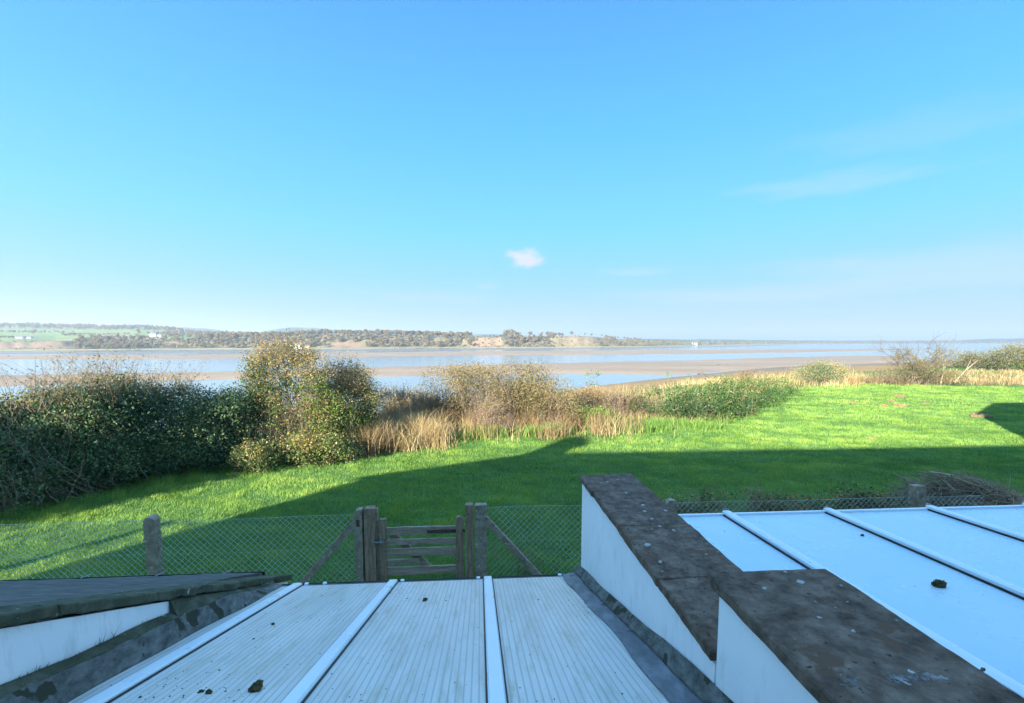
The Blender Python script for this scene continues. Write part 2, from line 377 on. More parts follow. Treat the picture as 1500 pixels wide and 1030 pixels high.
def build_ground():
    a_in = np.arange(-58, 58.01, .22); a_out = np.concatenate([np.arange(-180, -58, 3.0), a_in, np.arange(60, 180, 3.0)])
    phi = np.radians(a_out)
    r = np.concatenate([[0], np.geomspace(2, 60, 90), np.geomspace(61, 420, 60), np.arange(430, 1100, 5.5), np.geomspace(1106, 2600, 55), np.geomspace(2640, 6000, 40)])
    Ph, Rr = np.meshgrid(phi, r[1:]); X = Rr * np.sin(Ph); Y = Rr * np.cos(Ph)
    Z = ground_z(X, Y)
    x = px_of(X, Y); Yf = tab(x, FX, FY); e = Y - Yf; s = Y - np.interp(X, XE, YE)
    n = fbm(X * .3, Y * .3, 21); nb = fbm(X * .01, Y * .01, 22)
    col = np.zeros(X.shape + (3,)); col[:] = (.09, .17, .04)
    def put(mask, c):
        m_ = np.asarray(mask, float)[..., None]; col[:] = col * (1 - m_) + np.array(c) * m_
    put(sstep(-2, 4, s), (.27, .21, .10)); put(sstep(-2, 4, s) * sstep(.45, .65, n), (.12, .17, .05))
    put(sstep(8, 20, s), (.33, .21, .09)); put(sstep(60, 90, s), (.22, .17, .12))
    fr = (Y > 300) & (e > -26)
    put(fr, (.22, .17, .13))
    put(fr * sstep(2, 8, e), (.36, .33, .17)); put(fr * sstep(2, 8, e) * sstep(.5, .6, nb), (.26, .28, .12))
    put(fr * sstep(38, 46, e), (.19, .155, .085))
    # fields: irregular cells
    cell = vnoise(np.floor(x / 55 + .6 * np.sin(e / 130)) * 3.7, np.floor(e / 105 + .004 * x) * 5.1, 31)
    fcol = np.where((cell > .25)[..., None], np.array([.19, .25, .095]), np.array([.26, .23, .12]))
    fcol = np.where((cell > .7)[..., None], np.array([.15, .20, .085]), fcol)
    mk = (fr * sstep(88, 96, e))[..., None]; col[:] = col * (1 - mk) + fcol * mk
    cl = np.maximum(sstep(112, 100, x), np.maximum(sstep(690, 696, x) * sstep(742, 736, x), sstep(822, 828, x) * sstep(880, 868, x)))
    cl = cl * sstep(40, 44, e) * sstep(64, 58, e) * fr
    put(cl * .85, (.27, .155, .115)); put(fr * cl * sstep(815, 825, x) * .7, (.25, .19, .115)); put(cl * sstep(.42, .60, fbm(x * .22, Z * .35, 23)), (.23, .19, .11))
    cl2 = sstep(480, 490, x) * sstep(532, 522, x) * sstep(44, 48, e) * sstep(66, 60, e) * fr; put(cl2 * .8, (.29, .175, .125))
    put(fr * (Y > 2050), (.05, .065, .05)); put((fr * (Y > 2050)) * sstep(.56, .60, fbm(x * .06, Y * .004, 6)), (.10, .14, .07))
    nA = len(phi); nR = len(r) - 1
    V = np.concatenate([[[0, 0, 0]], np.stack([X, Y, Z], -1).reshape(-1, 3)]); C = np.concatenate([[[.09, .17, .04]], col.reshape(-1, 3)])
    i = np.arange(nR - 1)[:, None]; j = np.arange(nA)[None, :]; j2 = (j + 1) % nA
    Fq = np.stack([1 + i * nA + j, 1 + (i + 1) * nA + j, 1 + (i + 1) * nA + j2, 1 + i * nA + j2], -1).reshape(-1, 4)[:, ::-1]
    Z0 = np.zeros(nA, int); jj = np.arange(nA)
    o = np_mesh('ground', V, Fq, M['ground'], col=C, smooth=True)
    tag(o, kind='structure')
    # centre cap
    return o
build_ground()

bm_ = MB(); NW = 96
ring = [(5980 * math.sin(2 * math.pi * k / NW), 5980 * math.cos(2 * math.pi * k / NW), WATER) for k in range(NW)]
bm_.add(ring, [tuple(range(NW))[::-1]])
tag(bm_.build('river_water', M['water']), kind='structure')
for f_ in bpy.data.objects['river_water'].data.polygons:
    if f_.normal.z < 0: bpy.data.objects['river_water'].data.flip_normals(); break

def mudflat(name, xs, tops, bots, material, hgt=.35, seed=0, wob=.5):
    x = np.arange(xs[0], xs[-1] + .1, 4.0)
    yt = np.interp(x, xs, tops) + wob * (fbm(x * .02, x * 0 + .5, seed, 4) - .5) * 2
    yb = np.interp(x, xs, bots) + wob * 1.6 * (fbm(x * .025, x * 0 + 9.5, seed + 3, 5) - .5) * 2
    yb = np.maximum(yb, yt + .15)
    K = 14; V = []
    for i in range(len(x)):
        for j in range(K + 1):
            w = j / K
            y = yt[i] * (1 - w) + yb[i] * w
            p = at_z(x[i], y, WATER)
            p[2] = WATER - .15 + (hgt + .15) * (1 - abs(2 * w - 1) ** 3) + .05 * math.sin(x[i] * .11 + j)
            V.append(p)
    i = np.arange(len(x) - 1)[:, None]; j = np.arange(K)[None, :]
    Fq = np.stack([i * (K + 1) + j, i * (K + 1) + j + 1, (i + 1) * (K + 1) + j + 1, (i + 1) * (K + 1) + j], -1).reshape(-1, 4)[:, ::-1]
    return tag(np_mesh(name, V, Fq, material, smooth=True), kind='structure')
mudflat('mudflat', [-200, 0, 300, 450, 650, 800, 1000, 1200, 1350], [521, 520.5, 519, 517, 514.8, 513.5, 512.2, 511, 511], [528, 527, 526, 524, 521.5, 520.5, 519, 516.2, 512], M['sand'], .4, 1, .4)
mudflat('mudflat', [-200, 0, 200, 400, 600, 800, 950, 1150], [516.6, 516.3, 514.6, 513.2, 511.9, 510.9, 509.3, 505.4], [519.2, 519, 517.4, 515.8, 513.6, 512.0, 510.4, 506.2], M['wet_mud'], .3, 5, .25)
mudflat('sandbank', [-200, 0, 200, 300, 430, 560, 650, 800, 1000, 1150, 1250, 1325], [550, 549, 546, 545, 541, 537, 535, 531.5, 527.3, 522.8, 521, 521.5], [570, 566, 560, 557, 554, 552.5, 551, 548.5, 549.5, 538, 535, 530], M['sand'], .7, 2, .7)
mudflat('sandbank', [1225, 1260, 1300, 1345], [526, 524.6, 524, 524.2], [529.5, 528.6, 528, 526.5], M['sand'], .3, 8, .2)
mudflat('sandbank', [1010, 1040, 1080, 1160, 1260, 1330], [556, 549, 546.5, 543, 546.5, 546], [562, 560, 558, 556, 556, 556], M['sand'], .6, 9, .5)

# ------------------------------------------------------------------ far bank
def far_tree_mesh(seed, h=10.0, bare=False):
    g = np.random.default_rng(seed)
    nb = g.integers(5, 8); cs = []
    for k in range(nb):
        a = g.uniform(0, 6.28); rr = g.uniform(0, .24) * h; zc = g.uniform(.38, .80) * h
        c = np.array([rr * math.cos(a), rr * math.sin(a), zc]); rad = g.uniform(.13, .24) * h
        d = g.normal(size=(56, 3)); d /= np.linalg.norm(d, axis=1, keepdims=True)
        cs.append(c + d * rad * g.uniform(.6, 1.05, (56, 1)) * np.array([1, 1, .85]))
    c = np.concatenate(cs); V, Fq = leaves(c, .10 * h, .8, -.25)
    v = np.repeat(np.clip(g.uniform(.1, .9) + g.normal(0, .16, len(c)), 0, 1), 4)
    P = np.array([[[0, 0, -.5], [0.02 * h, 0, .25 * h], [0, .01 * h, .55 * h]]]); T, Tq = tubes(P, np.array([[.035 * h, .025 * h, .01 * h]]), 5)
    return V, Fq, v, T, Tq
FT = [far_tree_mesh(100 + k) for k in range(10)]

def wood(name, label, cat, regions):
    Vs, Fs, vs, o = [], [], [], 0
    for (x0, x1, e0, e1, n, h0, h1) in regions:
        for _ in range(n):
            x = rng.uniform(x0, x1); e = rng.uniform(e0, e1); Y = float(tab(x, FX, FY)) + e; X = (x - 750) / 683 * Y
            h = rng.uniform(h0, h1); V, Fq, v, T, Tq = FT[rng.integers(10)]
            a = rng.uniform(0, 6.28); c, s = math.cos(a), math.sin(a)
            A_ = np.concatenate([V, T]) * (h / 10); A_ = np.stack([A_[:, 0] * c - A_[:, 1] * s, A_[:, 0] * s + A_[:, 1] * c, A_[:, 2]], 1) + np.array([X, Y, gz(X, Y) - .3])
            Vs.append(A_); Fs.append(np.concatenate([Fq, Tq + len(V)]) + o); o += len(A_)
            vs.append(np.clip(np.concatenate([v, np.zeros(len(T))]) + rng.normal(0, .15), 0, 1))
    ob = np_mesh(name, np.concatenate(Vs), np.concatenate(Fs), M['far_leaf'], v=np.concatenate(vs))
    return tag(ob, label, cat, kind='stuff')
wood('woodland', 'grey-brown wood along the foot of the far bank between the red cliff and the white cottage', 'woodland',
     [(108, 210, 40, 96, 130, 6, 11), (200, 300, 40, 90, 110, 4, 8), (290, 420, 40, 150, 230, 6, 12), (400, 480, 45, 150, 130, 7, 12)])
wood('woodland', 'autumn wood on the low hill across the river in the middle of the far bank', 'woodland',
     [(478, 545, 64, 180, 130, 6, 10), (535, 690, 44, 160, 330, 7, 12)])
wood('woodland', 'thin line of trees on the flat far shore towards the right horizon', 'woodland',
     [(885, 950, 40, 110, 70, 5, 9), (950, 1080, 42, 140, 110, 4, 9), (1080, 1320, 42, 170, 230, 5, 10), (1278, 1302, 42, 100, 20, 11, 14), (1320, 1700, 42, 200, 220, 6, 11)])
wood('woodland', 'scrub on the red cliffs across the river below the clifftop trees', 'woodland',
     [(738, 826, 62, 88, 70, 5, 8), (688, 745, 43, 64, 44, 1.5, 4), (818, 888, 42, 62, 44, 1.5, 3.5), (738, 758, 42, 60, 22, 5, 8), (752, 826, 42, 64, 80, 2.5, 5), (686, 745, 40, 46, 26, 1.2, 2.4), (684, 700, 44, 60, 16, 4, 7), (690, 742, 60, 75, 34, 2.5, 5), (822, 884, 40, 48, 26, 1.2, 2.2), (870, 890, 42, 62, 16, 3, 6), (0, 108, 40, 48, 50, 1.0, 2.2), (-60, 110, 60, 75, 30, 1.5, 3)])
wood('woodland', 'blue-grey tree belt along the far left ridge above the green fields', 'woodland',
     [(-80, 140, 620, 900, 330, 9, 14), (140, 262, 560, 820, 200, 9, 13), (262, 480, 380, 700, 260, 8, 13)])
wood('hedgerow', 'dark hedgerows dividing the green fields on the far left bank', 'hedgerow',
     [(-60, 30, 196, 204, 50, 3, 5), (90, 110, 240, 300, 16, 4, 7), (105, 190, 300, 308, 60, 2.5, 4.5), (165, 230, 168, 176, 36, 2.5, 4.5), (236, 300, 170, 230, 26, 6, 10), (-60, 110, 420, 432, 70, 3.5, 6), (200, 300, 330, 345, 60, 4, 7)])

# single trees one can tell apart
protoT = []
for k in range(5):
    V, Fq, v, T, Tq = FT[k]
    r_ = thing('tree', (0, 0, -50), 'bare brown tree in the clump on top of the red cliff across the river', 'tree')
    np_mesh('crown', V, Fq, M['far_leaf'], r_, v=v); np_mesh('trunk', T, Tq, M['bark'], r_); protoT.append(r_)
used = set()
def far_tree(x, e, h, label, group=None, ztop=None):
    k = rng.integers(5); r_ = protoT[k]
    if k in used: r_ = copy_tree(r_)
    used.add(int(k))
    Y = float(tab(x, FX, FY)) + e; X = (x - 750) / 683 * Y
    r_.location = (X, Y, gz(X, Y) - .2); s = h / 10; r_.scale = (s, s, s); r_.rotation_euler[2] = rng.uniform(0, 6.28)
    r_['label'] = label
    if group: r_['group'] = group
    elif 'group' in r_: del r_['group']
for x in (740, 744, 748, 752, 756, 760, 764, 768, 772, 776): far_tree(x, rng.uniform(62, 85), rng.uniform(14, 17.5), 'tall bare tree in the clump above the pink cliff across the river', 'clifftop clump of trees')
for x in (782, 786, 790, 794, 798, 802, 806, 810): far_tree(x, rng.uniform(62, 85), rng.uniform(10, 12.5), 'lower rounded tree in the row right of the tall clifftop clump', 'lower clifftop trees')
far_tree(838, 90, 11, 'lone round tree on the green clifftop above the sandy slope')
far_tree(857, 95, 7.5, 'dark round tree standing alone between two gaps on the clifftop skyline')
far_tree(866, 95, 7.5, 'narrow tree near the right end of the green clifftop')
for x in (881, 885, 889, 894, 899): far_tree(x, rng.uniform(62, 80), rng.uniform(7, 9), 'grey-brown tree where the far cliff drops to the flat shore', 'trees at the end of the far cliff')
far_tree(50, 330, 12, 'single dark tree in the green field at far left across the river')
far_tree(203, 270, 13, 'round dark tree in the field just left of the white farmhouse')
for x in (241, 247, 253, 259, 266): far_tree(x, rng.uniform(235, 300), rng.uniform(9, 13), 'tree in the clump behind the white farmhouse on the far bank', 'trees behind the farmhouse')
far_tree(655, 46, 10, 'dark blue-grey tree at the foot of the middle wooded hill')
far_tree(585, 12, 5, 'small dark tree standing alone on the far shore marsh strip')
for k in range(5):
    if k not in used:
        for c in list(protoT[k].children): bpy.data.objects.remove(c)
        bpy.data.objects.remove(protoT[k])

def far_house(name, x, e, w, d, h, label, rot=.2, chimney=True, cat='house'):
    Y = float(tab(x, FX, FY)) + e; X = (x - 750) / 683 * Y
    r_ = thing(name, (X, Y, gz(X, Y)), label, cat, rz=rot)
    MB().prism([(-d / 2, -2), (d / 2, -2), (d / 2, h), (0, h + d * .38), (-d / 2, h)], 'u', -w / 2, w / 2).build('wall', M['far_white'], r_)
    o = .3; rf = MB()
    for sg in (-1, 1):
        rf.prism([(sg * (d / 2 + o), h - o * .76 + .02), (0, h + d * .38 + .02), (0, h + d * .38 + .3), (sg * (d / 2 + o), h - o * .76 + .3)], 'u', -w / 2 - .25, w / 2 + .25)
    ro = rf.build('roof', M['slate'], r_)
    if chimney: MB().box((w / 2 - 1.2, -.5, h + d * .2), (w / 2 - .2, .5, h + d * .38 + 1.4)).build('chimney', M['brick'], ro)
    for k in range(max(2, int(w / 3))):
        for zz in ((.9,) if h < 4 else (.9, 3.4)):
            u = -w / 2 + 1.3 + k * (w - 2.6) / max(1, int(w / 3) - 1)
            MB().box((u - .5, -d / 2 - .03, zz), (u + .5, -d / 2 + .2, zz + 1.2)).build('window', M['dark_glass'], r_)
far_house('farmhouse', 225, 215, 9.5, 6, 4.6, 'white farmhouse among trees on the far left fields')
far_house('cottage', 235, 205, 8, 5, 2.6, 'low white outbuilding just right of the far farmhouse', -.3)
far_house('cottage', 437, 28, 9, 6, 4.5, 'small white house at the water edge across the river', .1)
far_house('cottage', 449, 30, 7, 5, 3, 'tiny white building right of the white house on the far waterside', .4, False)
far_house('cottage', 1018, 60, 10, 6, 4.0, 'white house alone on the flat far shore right of the cliffs', .2)
far_house('barn', 30, 190, 9, 5, 1.7, 'long low white barn at far left of the fields', .1, False, 'barn')
far_house('barn', 43, 190, 7, 5, 1.6, 'short white barn right of the long one in the far fields', .1, False, 'barn')

def lump(name, p, r, squash, material, seed, sub=3, amp=.35):
    bm = bmesh.new(); bmesh.ops.create_icosphere(bm, subdivisions=sub, radius=1.0)
    sd = Vector((seed * 3.7, seed * 1.3, seed * 7.1))
    for w in bm.verts:
        q = w.co.copy(); k = 1 + amp * noise.noise(q * 1.3 + sd) + amp * .8 * noise.noise(q * 4 + sd) + amp * .4 * noise.noise(q * 11 + sd)
        w.co = Vector((q.x * r[0] * k, q.y * r[1] * k, q.z * r[2] * k * squash))
    me = bpy.data.meshes.new(name); bm.to_mesh(me); bm.free()
    me.materials.append(material); o = link(bpy.data.objects.new(name, me)); o.location = p; return o
Vs = []
for k, (x0, x1) in enumerate([(600, 632), (635, 660), (715, 735), (180, 215), (880, 900)]):
    for q in range(9):
        x = rng.uniform(x0, x1); Y = float(tab(x, FX, FY)) - rng.uniform(0, 8); X = (x - 750) / 683 * Y
        for s_ in range(12): Vs.append(np.array([X, Y, -7.75]) + rng.normal(0, 1, 3) * (1.6, 1.0, .25))
V_, F_ = leaves(np.array(Vs), 1.3, .7); tag(np_mesh('rocks', V_, F_, M['rock']), 'dark weedy rocks along the water line of the far shore', 'rocks', kind='stuff')
p = at_z(1055, 535.5, -7.5); tag(lump('driftwood', p, (2.2, .8, .5), 1, M['rock'], 4), 'dark lump stranded on the open sandbank', 'driftwood')
p = at_z(1028, 548.0, -7.7); tag(lump('driftwood', p, (1.6, .7, .4), 1, M['rock'], 5), 'dark lump at the near water edge of the sandbank', 'driftwood')

# ------------------------------------------------------------------ shrubs
def blob_points(blobs, n, shell=.45, zmin=.04):
    w = np.array([b[3] * b[4] + b[4] * b[5] + b[3] * b[5] for b in blobs], float); w /= w.sum()
    out = []
    for b, k in zip(blobs, rng.multinomial(n, w)):
        d = rand_dir(k); r = (shell + (1 - shell) * rng.random(k)) ** .8
        r *= 1 + .22 * (n3(d * 1.0 + np.array(b[:3]), 2.2, 41) - .5) * 2
        out.append(np.array(b[:3]) + d * r[:, None] * np.array(b[3:6]))
    p = np.concatenate(out); return p[p[:, 2] > zmin]
def shrub(name, label, cat, blobs, leaf_specs, stems, twig_mat='twig', group=None, long=1.12, rad=.010, base=None, sprays=None):
    """leaf_specs: (part name, material key, clumps, leaves per clump, leaf size, sigma, v mean, height tint, z range)"""
    blobs = [tuple(b) for b in blobs]
    B = np.array(blobs); c = base if base is not None else (float(B[:, 0].mean()), float(B[:, 1].mean()), 0)
    zg = gz(c[0], c[1]); c = (c[0], c[1], zg); r_ = thing(name, c, label, cat, group)
    zt = (B[:, 2] + B[:, 5]).max()
    for (pn, mk, nc, nl, size, sig, vm, vt, zr) in leaf_specs:
        cl = blob_points(blobs, nc, .1 if pn.startswith('inner') else .45)
        hz = cl[:, 2] / zt; keep = (hz >= zr[0] - rng.random(len(cl)) * .12) & (hz <= zr[1] + rng.random(len(cl)) * .12)
        if not pn.startswith('inner'): keep &= n3(cl, 1.3, 51) + .25 * (n3(cl, 3.5, 57) - .5) > .41
        cl = cl[keep]
        if not len(cl): continue
        k = rng.poisson(nl, len(cl)); idx = np.repeat(np.arange(len(cl)), k)
        pts = cl[idx] + rng.normal(0, 1, (len(idx), 3)) * np.array([sig, sig, sig * .8])
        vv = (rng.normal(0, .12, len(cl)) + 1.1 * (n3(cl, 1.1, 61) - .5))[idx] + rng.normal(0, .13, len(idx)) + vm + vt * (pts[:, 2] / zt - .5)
        ok = pts[:, 2] > .02; pts, vv = pts[ok], np.clip(vv[ok], 0, 1)
        pts[:, 2] += zg
        V, Fq = leaves(pts, size, .55, .05)
        np_mesh(pn, V, Fq, M[mk], r_, v=np.repeat(vv, 4), off=c)
    if stems:
        tip = blob_points(blobs, stems * 2, .75)[:stems]; n = len(tip)
        bi = rng.integers(0, len(blobs), n); foot = np.stack([tip[:, 0] * .72 + B[bi, 0] * .28 + rng.normal(0, .12, n), tip[:, 1] * .72 + B[bi, 1] * .28 + rng.normal(0, .12, n), np.zeros(n)], 1)
        tip = foot + (tip - foot) * rng.uniform(.9, long, (n, 1))
        t = np.linspace(0, 1, 7)[None, :, None]
        mid = (foot + tip) / 2 + rng.normal(0, .16, (n, 3)) * np.linalg.norm(tip - foot, axis=1, keepdims=True)
        P = (1 - t) ** 2 * foot[:, None] + 2 * t * (1 - t) * mid[:, None] + t ** 2 * tip[:, None]
        P[:, 1:-1] += rng.normal(0, .022, (n, 5, 3))
        R = rad * (1 - .8 * np.linspace(0, 1, 7))[None] * rng.uniform(.5, 1.4, (n, 1))
        V1, F1 = tubes(P, R)
        ns = 5; i = np.repeat(np.arange(n), ns); s0 = rng.uniform(.35, .97, n * ns); kk = np.minimum((s0 * 6).astype(int), 5); fr = (s0 * 6 - kk)[:, None]
        st = P[i, kk] * (1 - fr) + P[i, kk + 1] * fr; dr = P[i, kk + 1] - P[i, kk]; dr /= np.linalg.norm(dr, axis=1, keepdims=True) + 1e-6
        L = rng.uniform(.15, .55, (n * ns, 1)); d2 = dr * .7 + rand_dir(n * ns) * .8; d2[:, 2] += .15
        Q = np.stack([st, st + d2 * L * .5 + rng.normal(0, .02, st.shape), st + d2 * L + rng.normal(0, .05, st.shape)], 1)
        V2, F2 = tubes(Q, rad * .38 * np.array([[1, .7, .3]]) * rng.uniform(.6, 1.2, (n * ns, 1)))
        Fs_ = [F1, F2 + len(V1)]; Vs_ = [V1, V2]
        if sprays:
            for (_, ns_, l0, l1) in sprays:     # bare shoots standing above the crown
                top = blob_points(blobs, ns_ * 12, .95); top = top[top[:, 2] > zt * .80][:ns_]; m_ = len(top)
                dr = rng.normal(0, .38, (m_, 3)); dr[:, 2] = 1; L = rng.uniform(l0, l1, (m_, 1)) ** 1.3; tt = np.linspace(0, 1, 5)[None, :, None]
                cv = rng.normal(0, .25, (m_, 1, 3)) * np.array([1, 1, .3])
                P = top[:, None] - np.array([0, 0, .25]) + dr[:, None] * L[:, None] * tt + cv * L[:, None] * tt ** 2
                V3, F3 = tubes(P, (.0055 + .0002 * abs(c[1])) * np.linspace(1, .25, 5)[None] * rng.uniform(.7, 1.3, (m_, 1))); Fs_.append(F3 + sum(map(len, Vs_))); Vs_.append(V3)
                lc = np.repeat(P[:, 1:].reshape(-1, 3), 4, 0); lc = lc[rng.random(len(lc)) < .5]; lc = lc + rng.normal(0, .05, lc.shape); lc[:, 2] += zg
                V4, F4 = leaves(lc, .05); np_mesh('shoot_leaves', V4, F4, M['autumn_leaf'], r_, v=np.repeat(np.clip(rng.normal(.6, .2, len(lc)), 0, 1), 4), off=c)
        V = np.concatenate(Vs_); V[:, 2] += zg
        np_mesh('twigs', V, np.concatenate(Fs_), M[twig_mat], r_, off=c)
    return r_
def gp(px, py): return at_z(px, py, 0.0)
def at_depth(px, Y): return (px - 750) / 683 * Y

# left hedge: a run of lobes behind its foot line
blobs = []
for px, py, ht, dp in [(-130, 800, 2.5, 1.5), (-80, 782, 2.6, 1.5), (-30, 772, 2.45, 1.4), (20, 764, 2.55, 1.35), (70, 752, 2.75, 1.35), (118, 742, 2.98, 1.4), (165, 731, 2.86, 1.4), (212, 718, 2.55, 1.4), (258, 708, 2.62, 1.4), (300, 699, 2.42, 1.35), (335, 690, 2.3, 1.2)]:
    q = gp(px, py); X, Y = q[0], q[1] + dp * .92
    X = at_depth(px, Y)
    blobs.append((X, Y, ht * .42, 1.0, dp, ht * .56)); blobs.append((X + rng.uniform(-.3, .3), Y + rng.uniform(-.2, .5), ht * .74, .75, dp * .75, ht * .27))
    blobs.append((X + rng.uniform(-.4, .4), Y - dp * .45, ht * .30, .75, dp * .55, ht * .30))
shrub('hedge', 'long dense dark green hedge with twiggy brown top filling the left of the lawn', 'hedge', blobs,
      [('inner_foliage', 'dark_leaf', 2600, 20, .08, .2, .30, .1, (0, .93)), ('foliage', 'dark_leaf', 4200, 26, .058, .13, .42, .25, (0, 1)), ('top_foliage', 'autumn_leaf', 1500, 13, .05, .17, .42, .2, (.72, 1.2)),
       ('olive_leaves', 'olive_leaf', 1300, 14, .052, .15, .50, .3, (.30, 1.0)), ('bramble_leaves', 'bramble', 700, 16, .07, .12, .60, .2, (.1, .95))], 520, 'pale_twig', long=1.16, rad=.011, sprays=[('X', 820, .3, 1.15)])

def round_blobs(px0, px1, ybase, ytop, Y, n=7, depth=1.0, lo=.35):
    """lobes filling a picture extent at a ground distance"""
    x0, x1 = at_depth(px0, Y), at_depth(px1, Y); zt = H - (ytop - 499) * Y / 683
    out = []; wdt = x1 - x0
    out.append(((x0 + x1) / 2, Y, zt * .42, wdt * .40, depth, zt * .48))
    for k in range(n):
        a = (k + .5) / n; X = x0 + wdt * (.12 + .76 * a); hz = zt * rng.uniform(.55, .78) * (1 - .45 * abs(2 * a - 1) ** 2)
        r = rng.uniform(.16, .26) * wdt
        out.append((X, Y + rng.uniform(-.5, .5) * depth, hz, r, r * .9, min(r * 1.0, zt - hz) if zt - hz > .2 else .25))
    for k in range(n // 2):
        X = x0 + wdt * rng.uniform(.1, .9); out.append((X, Y - depth * .5, zt * .2, wdt * .16, depth * .4, zt * .2))
    return out
# tangled brush filling the gaps between the hedge and the taller shrubs
shrub('scrub', 'dark tangled brush joining the hedge to the orange shrub', 'scrub', round_blobs(325, 410, 690, 560, 15.4, 7, .9), [('leaves', 'dark_leaf', 500, 14, .06, .16, .45, .3, (0, 1.2)), ('brown_leaves', 'autumn_leaf', 260, 10, .055, .18, .5, .3, (.3, 1.2))], 130, 'pale_twig', sprays=[('X', 50, .2, .6)])
shrub('scrub', 'dark green brush between the orange shrub and the olive shrub', 'scrub', round_blobs(425, 540, 670, 575, 16.0, 8, .8), [('leaves', 'bramble', 700, 14, .06, .16, .5, .3, (0, 1.2)), ('brown_leaves', 'autumn_leaf', 300, 10, .055, .18, .35, .3, (.1, 1.2))], 150, 'pale_twig', sprays=[('X', 50, .2, .5)])
# tall autumn clump
Y = 15.3
bl = [(at_depth(405, Y), Y, 1.3, .55, .6, 1.3), (at_depth(392, Y), Y, 2.7, .5, .5, 1.0), (at_depth(425, Y), Y + .3, 2.8, .5, .5, 1.05), (at_depth(452, Y), Y + .2, 1.8, .55, .6, 1.2),
      (at_depth(372, Y), Y - .1, 1.9, .35, .4, 1.0), (at_depth(412, Y), Y, 3.5, .38, .38, .5), (at_depth(435, Y), Y + .2, 3.35, .34, .34, .5), (at_depth(385, Y), Y, 3.4, .3, .3, .45), (at_depth(368, Y), Y + .1, 2.9, .35, .35, .6), (at_depth(455, Y), Y + .2, 2.9, .4, .4, .7), (at_depth(375, Y), Y, 3.2, .3, .3, .4), (at_depth(448, Y), Y + .1, 3.4, .3, .3, .4), (at_depth(470, Y), Y + .2, 1.2, .6, .6, 1.1), (at_depth(365, Y), Y, 1.0, .4, .4, .9)]
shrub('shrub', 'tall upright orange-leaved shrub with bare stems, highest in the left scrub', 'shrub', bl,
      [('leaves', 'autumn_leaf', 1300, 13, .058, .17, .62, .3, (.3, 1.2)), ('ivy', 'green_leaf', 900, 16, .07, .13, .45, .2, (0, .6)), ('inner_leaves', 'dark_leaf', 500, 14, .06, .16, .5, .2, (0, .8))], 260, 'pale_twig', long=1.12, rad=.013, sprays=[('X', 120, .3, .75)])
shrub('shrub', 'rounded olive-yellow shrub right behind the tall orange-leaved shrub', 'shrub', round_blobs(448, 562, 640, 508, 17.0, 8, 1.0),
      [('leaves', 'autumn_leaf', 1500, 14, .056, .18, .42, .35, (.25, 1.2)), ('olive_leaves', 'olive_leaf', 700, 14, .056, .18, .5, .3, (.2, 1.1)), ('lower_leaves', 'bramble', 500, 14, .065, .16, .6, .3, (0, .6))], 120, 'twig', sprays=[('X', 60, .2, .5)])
shrub('shrub', 'bright green leafy bush at the foot of the olive shrub beside the straw grass', 'bush', round_blobs(488, 530, 660, 585, 16.2, 5, .5),
      [('leaves', 'green_leaf', 190, 13, .065, .13, .6, .4, (0, 1.2)), ('yellow_leaves', 'autumn_leaf', 160, 12, .06, .14, .4, .3, (.2, 1.2))], 40, 'pale_twig')
shrub('shrub', 'low pale green bramble patch spilling onto the lawn below the orange shrub', 'bramble', round_blobs(400, 520, 695, 638, 14.5, 6, .6),
      [('leaves', 'bramble', 330, 14, .075, .12, .65, .3, (0, 1.3)), ('pale_leaves', 'olive_leaf', 260, 12, .07, .12, .75, .3, (0, 1.3))], 34, 'pale_twig')
shrub('shrub', 'small dusty leafed bush at the right foot of the dark hedge', 'bush', round_blobs(335, 395, 702, 648, 13.6, 4, .5),
      [('leaves', 'bramble', 230, 14, .065, .12, .62, .3, (0, 1.3)), ('pale_leaves', 'olive_leaf', 90, 12, .06, .12, .6, .3, (0, 1.3))], 34, 'pale_twig', sprays=[('X', 20, .15, .4)])
shrub('shrub', 'wide brown-olive thorn thicket in the centre behind the straw grass', 'thicket', round_blobs(618, 838, 630, 530, 21.5, 12, 1.6) + round_blobs(690, 850, 620, 552, 20.6, 6, 1.0),
      [('leaves', 'olive_leaf', 3400, 17, .065, .2, .48, .45, (.28, 1.2)), ('brown_leaves', 'brown_leaf', 1700, 14, .06, .2, .45, .3, (.05, 1.0))], 520, 'dead_twig', long=1.1, rad=.010, sprays=[('X', 160, .2, .6)])
shrub('shrub', 'small rusty brown bush right of the central thicket', 'bush', round_blobs(838, 895, 618, 562, 23.0, 5, .8),
      [('leaves', 'brown_leaf', 360, 13, .065, .16, .55, .3, (0, 1.2))], 70, 'dead_twig')
shrub('weed_patch', 'bright green nettle patch in front of the rusty brown bush', 'weeds', round_blobs(815, 905, 628, 598, 20.8, 6, .7),
      [('leaves', 'green_leaf', 420, 14, .075, .14, .6, .3, (0, 1.3))], 40, 'pale_twig')
